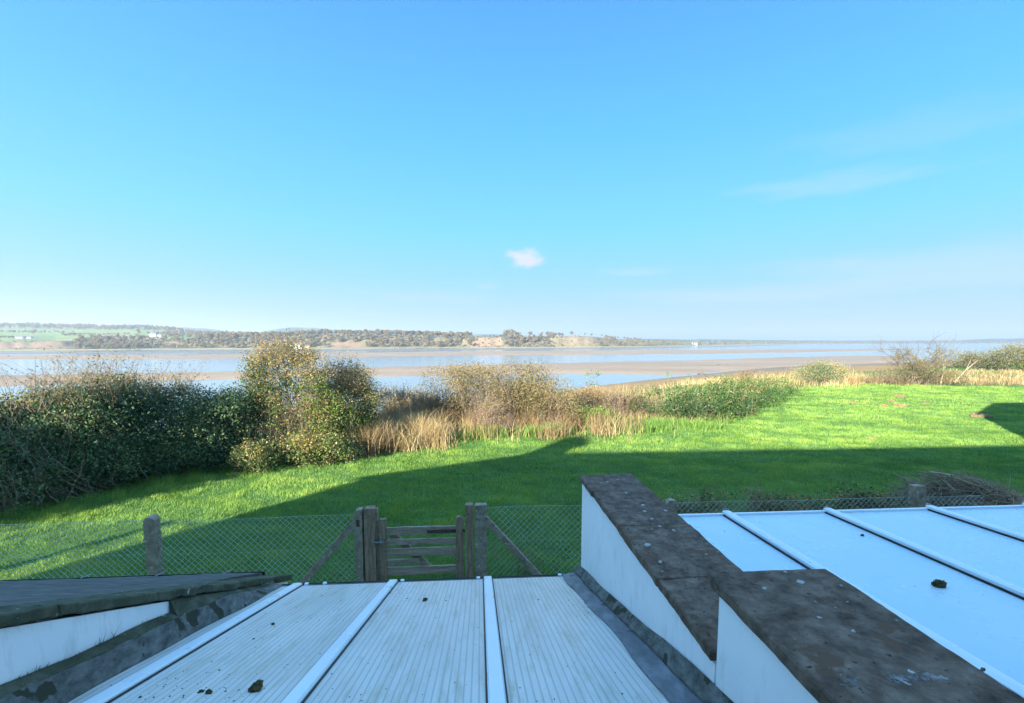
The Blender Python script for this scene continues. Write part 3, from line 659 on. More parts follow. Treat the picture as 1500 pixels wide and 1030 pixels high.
# bramble hedge running away along the lawn
bl = []
for px, Y, yt in [(905, 25.5, 578), (940, 23.5, 574), (975, 23.0, 568), (1010, 23.0, 565), (1040, 23.2, 562), (1068, 24.0, 560), (1092, 25.5, 556), (1112, 27.5, 552), (1130, 30, 549), (1146, 33, 547), (1080, 28.5, 552), (1050, 27, 555)]:
    zt = H - (yt - 499) * Y / 683; zt = min(zt, 2.0); X = at_depth(px, Y)
    bl += [(X, Y, zt * .4, 1.1, 1.1, zt * .55), (X + rng.uniform(-.5, .5), Y - .6, zt * .35, .8, .8, zt * .4), (X + rng.uniform(-.4, .4), Y + .4, zt * .7, .6, .7, zt * .33)]
shrub('hedge', 'mid green bramble hedge edging the lawn right of centre, lower than the left hedge', 'hedge', bl,
      [('foliage', 'bramble', 2500, 16, .085, .2, .62, .25, (0, 1.2)), ('straw_stems', 'brown_leaf', 500, 8, .07, .2, .6, .3, (.1, 1.1))], 200, 'pale_twig', long=1.15)
shrub('shrub', 'low dark green dome-shaped bush beyond the end of the bramble hedge', 'bush', round_blobs(1165, 1250, 562, 531, 42, 6, 1.6),
      [('leaves', 'dark_leaf', 800, 14, .10, .26, .62, .3, (0, 1.2)), ('brown_leaves', 'brown_leaf', 260, 10, .10, .26, .5, .3, (.2, 1.2))], 90, 'dead_twig', rad=.014)
shrub('shrub', 'faint purple-brown twiggy bush on the bank above the bramble hedge', 'bush', round_blobs(1075, 1125, 560, 538, 36, 4, 1.0),
      [('leaves', 'brown_leaf', 260, 10, .08, .2, .4, .3, (0, 1.2))], 90, 'dead_twig', rad=.011)
Y = 58
shrub('hedge', 'distant olive hedge at the right edge of the photo before the river', 'hedge', round_blobs(1385, 1470, 545, 517, 66, 7, 2.0) + round_blobs(1445, 1560, 545, 506, 60, 8, 2.2),
      [('foliage', 'olive_leaf', 1500, 14, .16, .4, .52, .4, (0, 1.2))], 90, 'dead_twig', rad=.018)
shrub('shrub', 'ragged purple-stemmed undergrowth at the foot of the bare tree', 'undergrowth', round_blobs(1262, 1420, 568, 540, 40.5, 8, 1.2),
      [('leaves', 'olive_leaf', 520, 12, .09, .24, .5, .3, (0, 1.2)), ('brown_leaves', 'brown_leaf', 520, 12, .09, .24, .4, .3, (0, 1.2))], 170, 'dead_twig', rad=.013)

# the bare tree
def bare_tree():
    c = gp(1345, 566); Y = 40.0; X = at_depth(1348, Y); r_ = thing('tree', (X, Y, 0), 'small bare tree with spreading twigs by the river bank at right', 'tree')
    Ps, Rs, tips = [], [], []
    def grow(p, d, L, r, lv):
        n = 6; pts = [np.array(p)]; d = np.array(d, float)
        for k in range(n - 1):
            d = d + rng.normal(0, .16, 3) + np.array([0, 0, .03]); d /= np.linalg.norm(d); pts.append(pts[-1] + d * L / (n - 1))
        Ps.append(pts); Rs.append(np.linspace(r, r * .4, n))
        if lv == 0: tips.extend(pts[2:]); return
        for k in range(5 if lv > 1 else 4):
            i = rng.integers(2, n); dd = d + rng.normal(0, .62, 3); dd[2] = abs(dd[2]) * .8 + .05; dd /= np.linalg.norm(dd)
            grow(pts[i], dd, L * rng.uniform(.45, .72), r * .5, lv - 1)
    for k in range(11):
        a = rng.uniform(0, 6.28); sp = rng.uniform(.1, .8)
        d = np.array([sp * math.cos(a), sp * math.sin(a), 1.0]); d /= np.linalg.norm(d)
        grow((X + rng.normal(0, .5), Y + rng.normal(0, .4), 0), d, rng.uniform(2.0, 2.9), .045, 3)
    V, Fq = tubes(np.array(Ps), np.array(Rs)); np_mesh('branches', V, Fq, M['dark_twig'], r_, off=(X, Y, 0))
    t = np.array(tips); t = t[(rng.random(len(t)) < .30) & (t[:, 2] < 3.2)]; t = np.repeat(t, 2, 0) + rng.normal(0, .08, (len(t) * 2, 3))
    V, Fq = leaves(t, .10); np_mesh('leaves', V, Fq, M['autumn_leaf'], r_, v=np.repeat(np.clip(rng.normal(.5, .2, len(t)), 0, 1), 4), off=(X, Y, 0))
bare_tree()
# leaning pale dead stems beside it
for (a, b, lab) in [((1398, 560), (1432, 528), 'longer pale dead branch leaning right beside the bare tree'), ((1378, 562), (1386, 532), 'shorter pale dead branch standing close to the bare tree')]:
    p = at_y(*a, 39.4); q = at_y(*b, 39.8); mb = MB(); mid = (p + q) / 2 + np.array([0, 0, .12])
    mb.tube([p, mid, q], [.05, .04, .02], 6); mb.tube([mid, mid + (q - p) * .3 + np.array([-.2, 0, .35])], [.03, .01], 5)
    o = mb.build('dead_branch', M['pale_twig'], off=p); o.location = p; tag(o, lab, 'branch')
# tall weeds against the water
for px, yb, yt, Y, lab in [(862, 600, 548, 24.5, 'leafy tall weed standing against the water above the rusty bush'), (981, 585, 549, 26, 'thin single-stemmed weed rising above the bramble hedge'), (1012, 585, 553, 26.5, 'short weed stem right of the thin one over the bramble hedge')]:
    X = at_depth(px, Y); zt = H - (yt - 499) * Y / 683; r_ = thing('tall_weed', (X, Y, 0), lab, 'weed')
    k = 3 if px == 862 else 1
    P = np.array([[[X + j * .25 + rng.normal(0, .03), Y, z] for z in np.linspace(0, zt, 5)] for j in range(k)]); V, Fq = tubes(P, np.full((k, 5), .014) * np.linspace(1, .4, 5))
    np_mesh('stem', V, Fq, M['twig'], r_, off=(X, Y, 0))
    c = np.concatenate([P[j][rng.integers(2, 5, 60)] + rng.normal(0, .10, (60, 3)) for j in range(k)]); V, Fq = leaves(c, .09)
    np_mesh('leaves', V, Fq, M['green_leaf'], r_, v=np.repeat(np.clip(rng.normal(.5, .2, len(c)), 0, 1), 4), off=(X, Y, 0))

# ------------------------------------------------------------------ grass
LX = [-400, -130, 0, 100, 200, 300, 370, 500, 600, 700, 800, 860, 930, 1000, 1060, 1110, 1165, 1250, 1300, 1400, 1500, 1900]
LY = [2652 / (y - 499) for y in [860, 800, 768, 745, 722, 700, 690, 662, 640, 634, 631, 622, 626, 628, 622, 600, 573, 565, 566, 569, 572, 575]]
def blades(X, Y, h, wdt, lean, bend, v, two=False):
    n = len(X); z = ground_z(X, Y); a = rng.uniform(0, 6.28, n); la = lean[0]; lm = lean[1]
    b0 = np.stack([X, Y, z - .01], 1); s = np.stack([np.cos(a), np.sin(a), np.zeros(n)], 1) * (wdt / 2)[:, None]
    ld = np.stack([np.cos(la), np.sin(la), np.zeros(n)], 1) * (lm * h)[:, None]
    tip = b0 + ld + np.stack([np.zeros(n), np.zeros(n), h * np.sqrt(np.clip(1 - lm ** 2 * .6, .2, 1))], 1)
    if not two:
        V = np.stack([b0 - s, b0 + s, tip], 1).reshape(-1, 3); return V, np.arange(3 * n).reshape(n, 3), np.repeat(v, 3)
    mid = b0 + ld * .3 + (tip - b0) * np.array([0, 0, .6])
    V = np.stack([b0 - s, b0 + s, mid + s * .7, mid - s * .7, tip + s * .12, tip - s * .12], 1).reshape(-1, 3); i = np.arange(n)[:, None] * 6
    return V, np.concatenate([i + np.array([0, 1, 2, 3]), i + np.array([3, 2, 4, 5])]), np.repeat(v, 6)
def lawn():
    Xs, Ys = [], []
    for (y0, y1, dens) in [(4.2, 7, 300), (7, 11, 1900), (11, 15, 1200), (15, 20, 750), (20, 27, 430), (27, 45, 210)]:
        area = (y1 - y0) * (y1 + y0) * 1.22; n = int(area * dens)
        Y = np.sqrt(rng.uniform(y0 ** 2, y1 ** 2, n)); X = rng.uniform(-1.22, 1.22, n) * Y; Xs.append(X); Ys.append(Y)
    X, Y = np.concatenate(Xs), np.concatenate(Ys)
    x = 750 + 683 * X / Y; d = np.interp(x, LX, LY) - Y
    ok = d > -1.2; u = X * RX[0] + Y * RX[1]; v_ = X * AX[0] + Y * AX[1]; ok &= v_ > 4.3
    X, Y, d = X[ok], Y[ok], d[ok]
    tuft = fbm(X * 2.6, Y * 2.6, 61, 3); big = fbm(X * .55, Y * .8, 64, 4); wave = fbm(X * .9 + 2 * big, Y * 2.2, 67, 3)
    h = (.035 + .05 * sstep(.3, .8, tuft) + .03 * fbm(X * 1.1 + .6 * Y, Y * 2.6, 77, 3)) * (1 + .9 * sstep(1.6, -.5, d)) * (1 + .012 * Y)
    la = 6.28 * 2 * fbm(X * .5, Y * .5, 71, 2) + rng.normal(0, .7, len(X)); lm = np.clip(.15 + .45 * wave + rng.normal(0, .15, len(X)), 0, .9)
    rip = fbm(X * 1.1 + .6 * Y, Y * 2.6, 77, 3)
    vv = np.clip(.50 + .55 * (big - .5) + .75 * (rip - .5) + .6 * (tuft - .5) + rng.normal(0, .13, len(X)), 0, .93)
    # worn yellow patches
    for (px, py, r) in [(78, 833, .7), (1275, 592, 2.5), (1120, 645, .8)]:
        q = gp(px, py); vv = np.where((np.hypot(X - q[0], (Y - q[1])) < r * rng.uniform(.3, 1.2, len(X))), np.clip(vv + .25, 0, 1), vv)
    V, Fq, v = blades(X, Y, h, .006 + .0007 * Y * rng.uniform(.6, 1.3, len(X)), (la, lm), 0, vv)
    tag(np_mesh('lawn_grass', V, Fq, M['grass'], v=v), 'short lush green grass of the lawn', 'grass', kind='stuff')
lawn()
def straw(name, label, areas, seed):
    Vs, Fs, vs, o = [], [], [], 0
    for (x0, x1, Y0, Y1, n, h0, h1, vm) in areas:
        Y = rng.uniform(Y0, Y1, n); sd_ = (x1 - x0) * .10; xx = rng.uniform(x0, x1, n) + rng.normal(0, sd_, n); X = (xx - 750) / 683 * Y
        Y = Y + rng.normal(0, .5, n); cl = fbm(X * 1.3, Y * 1.3, seed, 3); ok = cl > .46 + rng.normal(0, .08, n); X, Y, cl = X[ok], Y[ok], cl[ok]; m = len(X)
        h = rng.uniform(h0, h1, m) * (.55 + .9 * cl); la = rng.uniform(0, 6.28, m); lm = np.clip(rng.normal(.45, .28, m), 0, .98)
        V, Fq, v = blades(X, Y, h, rng.uniform(.6, 1.4, m) * (.008 + .0005 * Y), (la, lm), 0, np.clip(rng.normal(vm, .17, m) + 1.1 * (fbm(X * .9 + 31, Y * .9, seed + 7, 3) - .5), 0, 1), True)
        Vs.append(V); Fs.append(Fq + o); vs.append(v); o += len(V)
    return tag(np_mesh(name, np.concatenate(Vs), np.concatenate(Fs), M['straw'], v=np.concatenate(vs)), label, 'dry grass', kind='stuff')
for (x0, x1, yb, yt, Y, nn, lab) in [(530, 640, 640, 566, 19.9, 7, 'mauve-brown tangle of dead stems left of the central thicket'), (585, 700, 625, 580, 20.6, 6, 'low brown tangle of dead stems in front of the central thicket'), (690, 760, 640, 590, 19.4, 5, 'brown dead stems at the foot of the thicket middle'),
        (770, 860, 625, 580, 20.3, 5, 'brown dead stems at the right foot of the central thicket'), (880, 960, 620, 575, 23.5, 5, 'brown dead stems between the rusty bush and the bramble hedge')]:
    shrub('dead_scrub', lab, 'scrub', round_blobs(x0, x1, yb, yt, Y, nn, .8), [('leaves', 'brown_leaf', 380, 11, .052, .18, .6, .3, (0, 1.2))], 240, 'dead_twig', rad=.008, sprays=[('X', 150, .2, .7)])
straw('dry_grass', 'tall straw-coloured dead grass between the shrubs along the lawn edge', [
    (515, 640, 16.4, 19.0, 8500, .45, 1.1, .55), (520, 900, 18.6, 21.0, 7000, .4, 1.0, .5), (500, 560, 15.7, 16.6, 2200, .4, 1.0, .55), (560, 690, 18.6, 20.6, 6000, .45, 1.0, .6), (690, 830, 18.8, 20.2, 6000, .35, .85, .55), (810, 890, 20.2, 23, 2600, .3, .7, .5),
    (570, 640, 20, 25, 2500, .8, 1.6, .6), (900, 1040, 22.0, 23.2, 1500, .3, .6, .4), (830, 960, 24, 29, 4000, .5, 1.0, .55), (560, 1000, 26, 34, 6000, .4, .9, .6)], 81)
straw('dry_grass', 'bleached tussock grass beyond the lawn at right by the bare tree', [
    (1225, 1268, 40.5, 43, 1500, .5, 1.2, .65), (1255, 1330, 40.5, 46, 2600, .3, .7, .5), (1370, 1560, 40.5, 46, 4500, .2, .5, .5), (1370, 1580, 46, 60, 5000, .2, .45, .5), (1000, 1260, 38, 52, 6000, .3, .7, .7)], 83)
def rough_edge():
    n = 26000; x = rng.uniform(520, 1080, n); Y = np.interp(x, LX, LY) + rng.uniform(-1.6, .9, n); X = (x - 750) / 683 * Y
    k = fbm(X * 1.1, Y * 1.1, 91, 3); ok = k > .47; X, Y, k = X[ok], Y[ok], k[ok]; m = len(X)
    V, Fq, v = blades(X, Y, rng.uniform(.15, .5, m) * (k + .4), rng.uniform(.012, .03, m), (rng.uniform(0, 6.28, m), np.clip(rng.normal(.3, .2, m), 0, .9)), 0, np.clip(rng.normal(.5, .18, m), 0, 1), True)
    tag(np_mesh('rough_grass', V, Fq, M['grass'], v=v), 'longer ragged green grass along the scrub edge of the lawn', 'grass', kind='stuff')
rough_edge()
# molehills
for k, (px, py, r, lab) in enumerate([(1249, 590.5, .30, 'leftmost small molehill of the group on the far lawn'), (1295, 595, .34, 'molehill just left of the larger low one on the far lawn'), (1318, 595, .46, 'larger low molehill in the middle of the far group'),
        (1318, 581.5, .5, 'farthest molehill, nearest the bare tree'), (1305, 588, .3, 'faint molehill between the two nearer and the farthest'), (1354, 592, .28, 'rightmost faint molehill of the far group'), (1436, 611, .62, 'broad brown earth mound beside the right-hand shadow'), (1277, 643, .26, 'dark crumbly molehill close to the shadow edge')]):
    q = gp(px, py); r *= .72; o = lump('molehill', (q[0], q[1], 0.02), (r, r * .9, r * .38), 1, M['soil'], 20 + k, 4, .3); tag(o, lab, 'molehill')

# ------------------------------------------------------------------ gate and fences
FV = 7.3
def hroot(name, u, v, z, label, cat, group=None): return thing(name, W(u, v, z), label, cat, group, TH)
def post(parent, name, u0, u1, v0, v1, h, material, off, top='chamfer', rough=.006, lean=0):
    mb = MB(); w = u1 - u0
    if top == 'round': prof = [(u0, -.3), (u1, -.3), (u1, h - w * .3), (u1 - w * .2, h - w * .06), ((u0 + u1) / 2, h), (u0 + w * .2, h - w * .06), (u0, h - w * .3)]
    elif top == 'slope': prof = [(u0, -.3), (u1, -.3), (u1, h), (u0 + w * .25, h - .01), (u0, h - .06)]
    else: prof = [(u0, -.3), (u1, -.3), (u1, h - .012), (u1 - .012, h), (u0 + .015, h), (u0, h - .015)]
    mb.prism(prof, 'v', v0, v1)
    return mb.build(name, material, parent, off, rough=rough, cuts=5)

g = hroot('gate', -.95, FV, 0, 'weathered wooden five-bar garden gate between the two post pairs', 'gate'); off = (-.95, FV, 0)
post(g, 'stile', -1.622, -1.505, FV - .04, FV + .04, 1.075, M['timber'], off, 'slope')
post(g, 'stile', -.395, -.282, FV - .04, FV + .04, 1.085, M['timber'], off, 'round')
for (z0, z1, ua, ub) in [(.80, .925, -1.507, -.39), (.635, .725, -1.507, -.39), (.445, .575, -1.507, -.39), (.315, .395, -1.507, -.98), (.135, .265, -1.507, -.39)]:
    MB().box((ua, FV - .022, z0), (ub, FV + .018, z1)).build('rail', M['timber_rail'], g, off, rough=.006, cuts=6)
MB().bar((-1.46, FV + .045, .84), (-.78, FV + .045, .16), .10, .03, (0, 1, 0)).build('brace', M['timber_rail'], g, off, rough=.004, cuts=5)
MB().box((-.86, FV - .034, .825), (-.19, FV - .026, .875)).box((-.215, FV - .05, .74), (-.165, FV - .022, .96)).build('hinge', M['rust'], g, off, rough=.002, cuts=3)
MB().tube([(-1.71, FV - .075, .715), (-1.53, FV - .075, .715)], .010, 8).box((-1.72, FV - .085, .66), (-1.69, FV - .04, .77)).box((-1.60, FV - .07, .68), (-1.56, FV - .04, .75)).build('latch', M['metal'], g, off)

for (u0, u1, h, lab) in [(-1.832, -1.662, 1.265, 'brown timber gate post on the latch side, left of the gate'), (-.247, -.116, 1.28, 'slim brown timber gate post on the hinge side, right of the gate')]:
    r_ = hroot('gate_post', (u0 + u1) / 2, FV, 0, lab, 'gate post'); off = ((u0 + u1) / 2, FV, 0)
    post(r_, 'shaft', u0, u1, FV - .07, FV + .07, h, M['timber'], off, 'flat')
    if u0 < -1: post(r_, 'stop_strip', u1 + .002, u1 + .032, FV - .02, FV + .05, h - .02, M['timber_rail'], off, 'flat', .003)
def mesh_panel(parent, u0, u1, z0, ztop, off, v=FV + .01, pitch=.10, r=.0030):
    P = []
    hgt = ztop - z0; n = int((u1 - u0 + hgt) / pitch) + 1
    for sgn in (1, -1):
        for k in range(n):
            a = u0 - (hgt if sgn > 0 else 0) + k * pitch; b = a + hgt
            if sgn > 0: ua, za, ub, zb = a, z0, b, ztop
            else: ua, za, ub, zb = a, ztop, b, z0
            t0 = max(0, (u0 - ua) / hgt); t1 = min(1, (u1 - ua) / hgt)
            if t1 - t0 < .02: continue
            pts = []
            for t in np.linspace(t0, t1, 9):
                uu = ua + t * (ub - ua); zz = za + t * (zb - za)
                pts.append((uu + .006 * math.sin(zz * 7 + k), v + .004 * sgn + .012 * math.sin(uu * 1.7), zz + .010 * math.sin(uu * 2.1) + .006 * math.sin(k * 2.3)))
            P.append(pts)
    P = np.array(P); V, Fq = tubes(P, np.full(P.shape[:2], r), 4)
    np_mesh('mesh_panel', V, Fq, M['wire'], parent, off=off)
    for zz in (ztop, z0 + hgt * .5):
        t = np.linspace(u0, u1, 40); P = np.stack([t, np.full(40, v + .012) + .012 * np.sin(t * 1.7), zz + .010 * np.sin(t * 2.1)], 1)[None]
        V, Fq = tubes(P, np.full((1, 40), r * (1 if zz == ztop else .6)), 4); np_mesh('line_wire', V, Fq, M['wire'], parent, off=off)
def concrete_post(parent, uc, w, h, off, brace=None, top='chamfer'):
    p_ = post(parent, 'post', uc - w / 2, uc + w / 2, FV - .07, FV + .06, h, M['concrete'], off, top, .008)
    if brace is not None:
        MB().bar((uc, FV - .01, h - .16), (brace, FV - .01, -.08), .10, .10, (0, 1, 0)).build('brace', M['concrete'], parent, off, rough=.008, cuts=5)
fl = hroot('wire_fence', -5.5, FV, 0, 'chain link fence with mossy concrete posts left of the gate', 'fence'); off = (-5.5, FV, 0)
mesh_panel(fl, -11.5, -2.0, .03, 1.13, off)
concrete_post(fl, -1.925, .125, 1.25, off, -2.95, 'slope'); concrete_post(fl, -5.05, .165, 1.215, off, None, 'round'); concrete_post(fl, -8.9, .165, 1.2, off, None, 'round')
MB().box((-1.95, FV - .076, .98), (-1.90, FV - .066, 1.09)).build('plate', M['rust'], fl, off)
frt = hroot('wire_fence', 3.5, FV, 0, 'overgrown chain link fence with concrete posts right of the gate', 'fence'); off = (3.5, FV, 0)
mesh_panel(frt, .11, 8.8, .03, 1.20, off)
concrete_post(frt, .005, .19, 1.275, off, 1.05); concrete_post(frt, 3.16, .16, 1.28, off, None, 'round'); concrete_post(frt, 7.52, .2, 1.42, off, None, 'flat')
# growth on the right fence
bl = []
for k in range(16):
    u = 3.35 + k * .28; q = W(u, 7.52 + rng.uniform(-.05, .1)); bl.append((q[0], q[1], .72, .26, .2, rng.uniform(.48, .66)))
shrub('hedge', 'low dull brown-green growth climbing the wire fence behind the pale blue roof', 'hedge', bl,
      [('foliage', 'bramble', 900, 14, .05, .08, .35, .2, (0, 1.3)), ('dead_leaves', 'brown_leaf', 1500, 14, .05, .08, .7, .2, (0, 1.3))], 420, 'pale_twig', rad=.006)
bl = []
for k in range(7):
    u = .35 + k * .2; q = W(u, 7.42); bl.append((q[0], q[1], .35, .2, .12, rng.uniform(.25, .75)))
shrub('weed_patch', 'thin grey-green climbing weeds on the wire mesh right of the gate', 'weeds', bl,
      [('leaves', 'green_leaf', 60, 7, .045, .07, .4, .2, (0, 1.3))], 26, 'dead_twig', rad=.005)
# brush pile
def brush_pile():
    q = W(9.75, 8.2); r_ = thing('brush_pile', q, 'heap of grey-brown dead twigs behind the fence at right', 'brush pile')
    n = 4200; a = rng.uniform(0, 6.28, n); rr = np.sqrt(rng.random(n)); ux = rr * np.cos(a) * 2.2; vy = rr * np.sin(a) * 1.0
    top = 1.24 * (1 - rr ** 1.7) * (1 - .18 * ux / 2.2) * (1 + .25 * np.sin(a * 3) * rr); z = top * rng.uniform(.55, 1.0, n)
    c = np.stack([ux - .35 * (1 - rr), vy, z + .05], 1); d = rand_dir(n); d[:, 2] *= .45; d[:, 0] += .25; L = rng.uniform(.15, .5, (n, 1))
    bend = rng.normal(0, .10, (n, 3))
    P = np.stack([c - d * L, c + bend * .6, c + d * L], 1); P[:, :, 2] = np.maximum(P[:, :, 2], .01)
    V, Fq = tubes(P, np.array([[1, .8, .4]]) * rng.uniform(.004, .010, (n, 1)), 4)
    m1 = np_mesh('twigs', V, Fq, M['pale_twig'], r_); tag(m1, kind='stuff'); m1.rotation_euler[2] = TH
    k = 5200; a = rng.uniform(0, 6.28, k); rr = np.sqrt(rng.random(k)); ux = rr * np.cos(a) * 2.1
    top = 1.18 * (1 - rr ** 1.7) * (1 - .18 * ux / 2.2) * (1 + .25 * np.sin(a * 3) * rr)
    c = np.stack([ux - .35 * (1 - rr), rr * np.sin(a) * .95, top * rng.uniform(.2, .97, k) + .03], 1); V, Fq = leaves(c, .07)
    m2 = np_mesh('dead_leaves', V, Fq, M['brown_leaf'], r_, v=np.repeat(np.clip(rng.normal(.5, .2, k), 0, 1), 4)); m2.rotation_euler[2] = TH
brush_pile()
a = at_v(1364, 692, 8.25); b = at_v(1396, 697, 8.2)
o = MB().bar(a, b, .09, .03).build('plank', M['timber_rail'], off=a, rough=.003, cuts=4); o.location = W(*a); o.rotation_euler[2] = TH; tag(o, 'short pale plank lying on top of the twig heap', 'plank')
a = at_v(1398, 700, 8.0); b = at_v(1500, 742, 7.9)
o = MB().tube([a, (a + b) / 2 + np.array([0, 0, .03]), b], [.018, .015, .008], 6).build('stick', M['pale_twig'], off=a); o.location = W(*a); o.rotation_euler[2] = TH; tag(o, 'long thin pale stick sloping down the right side of the twig heap', 'stick')

# ------------------------------------------------------------------ lean-to roofs and parapet walls
VE, ZE, SM = 3.56, 2.0, .30
def zr(v): return ZE + SM * (VE - v)
VB = -.33     # back, at the house wall
r_ = hroot('conservatory', -.36, 1.8, 0, 'lean-to with ribbed grey polycarbonate roof and white glazing bars in the middle foreground', 'conservatory'); off = (-.36, 1.8, 0)
def slab(mb, u0, u1, v0, v1, t0, t1, zf): # between zf+t0 and zf+t1
    return mb.hexa([(u0, v0, zf(v0) + t0), (u1, v0, zf(v0) + t0), (u1, v1, zf(v1) + t0), (u0, v1, zf(v1) + t0), (u0, v0, zf(v0) + t1), (u1, v0, zf(v0) + t1), (u1, v1, zf(v1) + t1), (u0, v1, zf(v1) + t1)])
bars = [-1.425, -.69, .056]
edges = [-1.60] + bars + [.795]
for a, b in zip(edges[:-1], edges[1:]):
    slab(MB(), a + .004, b - .004, VB, VE, -.016, 0, zr).build('roof_panel', M['polycarb'], r_, off)
for u in bars:
    mb = MB(); w = .033
    prof = [(-w, .002), (-w, .012), (-w * .8, .022), (w * .8, .022), (w, .012), (w, .002)]
    n = len(prof); vs = [(u + p[0], VB, zr(VB) + p[1]) for p in prof] + [(u + p[0], VE + .012, zr(VE + .012) + p[1]) for p in prof]
    mb.add(vs, [tuple(range(n)), tuple(range(n, 2 * n))[::-1]] + [(i, (i + 1) % n, n + (i + 1) % n, n + i) for i in range(n)])
    bar_o = mb.build('glazing_bar', M['white_upvc'], r_, off)
    gk = MB()
    for sg in (-1, 1): slab(gk, u + sg * (w + .004) - .004, u + sg * (w + .004) + .004, VB, VE, .0015, .006, zr)
    gk.build('gasket', M['black_plastic'], bar_o, off)
slab(MB(), -1.60, .80, VE + .002, VE + .022, -.03, .004, zr).build('edge_trim', M['felt'], r_, off)
for u in (-1.36, -1.22, -.62, -.02, .64, .745):
    MB().box((u - .014, VE + .002, zr(VE) - .02), (u + .014, VE + .028, zr(VE) + .012)).build('clip', M['white_upvc'], r_, off, bevel=.003)
gt = MB(); gt.prism([(VE + .03, 1.90), (VE + .05, 1.87), (VE + .11, 1.87), (VE + .13, 1.95), (VE + .122, 1.95), (VE + .105, 1.88), (VE + .055, 1.88), (VE + .04, 1.95), (VE + .03, 1.95)], 'u', -1.60, .80); gt.build('gutter', M['black_plastic'], r_, off)
MB().box((-1.60, VE - .22, -.02), (.80, VE - .05, .7)).build('dwarf_wall', M['painted_wall'], r_, off)
fm = MB()
for u in (-1.60, -.80, 0, .735): fm.box((u, VE - .18, .7), (u + .065, VE - .09, 1.95))
fm.box((-1.535, VE - .18, 1.88), (.735, VE - .09, 1.945)); fm.build('window_frame', M['white_upvc'], r_, off)
for a, b in ((-1.533, -.802), (-.733, -.002), (.067, .733)): MB().box((a, VE - .145, .703), (b, VE - .125, 1.878)).build('pane', M['dark_glass'], r_, off)
# right flashing on this roof
def strip(name, pts_a, pts_b, t, material, parent, off, rough=.004):
    """band between two polylines of (u, v, z)"""
    A_, B_ = [np.array(p) for p in pts_a], [np.array(p) for p in pts_b]; mb = MB(); n = len(A_)
    vs = []
    for a, b in zip(A_, B_): vs += [a, b, b + np.array([0, 0, -t]), a + np.array([0, 0, -t])]
    fs = []
    for i in range(n - 1):
        o = 4 * i
        for k in range(4): fs.append((o + k, o + (k + 1) % 4, o + 4 + (k + 1) % 4, o + 4 + k))
    fs += [(0, 1, 2, 3), tuple(4 * (n - 1) + k for k in (3, 2, 1, 0))]
    mb.add(vs, fs); return mb.build(name, material, parent, off, rough=rough, smooth=False)
vv = np.linspace(VB, VE + .03, 40)
wob = lambda v, s: .012 * math.sin(v * 3.1 + s) + .007 * math.sin(v * 8.3 + s * 2)
strip('flashing', [(.79, v, zr(v) + .030) for v in vv], [(.665 + wob(v, 1), v, zr(v) + .008) for v in vv], .006, M['lead'], r_, off)
strip('flashing', [(.797, v, zr(v) + .085 + wob(v, 3) * .6) for v in vv], [(.755 + wob(v, 2) * .3, v, zr(v) + .040) for v in vv], .012, M['cement'], r_, off)

# right parapet wall
r_ = hroot('parapet_wall', 1.0, 1.8, 0, 'white painted stepped parapet wall with dark stone coping between the two glazed lean-tos', 'wall'); off = (1.0, 1.8, 0)
VS = 1.44
MB().box((.80, VS, -.1), (1.185, 3.52, 2.80)).build('wall', M['painted_wall'], r_, off, bevel=.006)
MB().box((.798, VB, -.1), (1.187, VS - .002, 3.058)).build('wall', M['painted_wall'], r_, off, bevel=.006)
def coping(u0, u1, v0, v1, z0, z1, sd=0):
    MB().box((u0, v0, z0), (u1, v1, z1)).build('coping_slab', M['coping'], r_, off, bevel=.005, seg=1, rough=.0035, cuts=7)
for (v0, v1) in [(3.13, 3.535), (2.52, 3.122), (1.93, 2.512), (VS + .004, 1.922)]: coping(.785 + rng.uniform(-.006, .004), 1.205, v0, v1, 2.802, 2.846)
for (v0, v1) in [(.44, VS + .045), (VB, .432)]: coping(.782 + rng.uniform(-.006, .004), 1.212, v0, v1, 3.061, 3.104)

def crusts(name, pts, material, hgt):
    """thin raised crusts of irregular outline lying on the coping: (px, py, coping top, radius)"""
    mb = MB()
    for (px, py, zt_, r) in pts:
        c = on_plane(px, py, 0, zt_, 0); n = 11; ph = random.uniform(0, 6)
        ring = [(c[0] + r * (1 + .35 * math.sin(2 * t + ph) + random.uniform(-.22, .22)) * math.cos(t), c[1] + r * 1.2 * (1 + .3 * math.sin(3 * t + ph) + random.uniform(-.22, .22)) * math.sin(t)) for t in [2 * math.pi * k / n for k in range(n)]]
        vs = [(x, y, zt_ - .004) for x, y in ring] + [(c[0] + (x - c[0]) * .8, c[1] + (y - c[1]) * .8, zt_ + hgt) for x, y in ring]
        mb.add(vs, [tuple(range(n))[::-1], tuple(range(n, 2 * n))] + [(i, (i + 1) % n, n + (i + 1) % n, n + i) for i in range(n)])
    return mb.build(name, material, r_, off, rough=.0004)
L_ = [(966, 771, 2.847, .012), (949, 798, 2.847, .016), (967, 823, 2.847, .012), (944, 749, 2.847, .012), (975, 748, 2.847, .011), (987, 777, 2.847, .009), (890, 706, 2.847, .011), (942, 740, 2.847, .012), (917, 722, 2.847, .009), (905, 703, 2.847, .008), (955, 760, 2.847, .008),
      (1173, 853, 3.105, .012), (1226, 858, 3.105, .014), (1294, 951, 3.105, .012), (1120, 862, 3.105, .006), (1200, 905, 3.105, .006), (1335, 985, 3.105, .007), (1150, 838, 3.105, .006), (1250, 925, 3.105, .006)]
crusts('lichen', [(a, b, c - .001, d) for a, b, c, d in L_], M['lichen'], .0022)
S_ = []
for k in range(150):
    t = random.random(); S_.append((1232 + 205 * t + random.gauss(0, 5), 1000 - 14 * t + random.gauss(0, 4.0), 3.104, random.uniform(.002, .0065)))
crusts('mortar_smear', S_, M['mortar'], .0006)
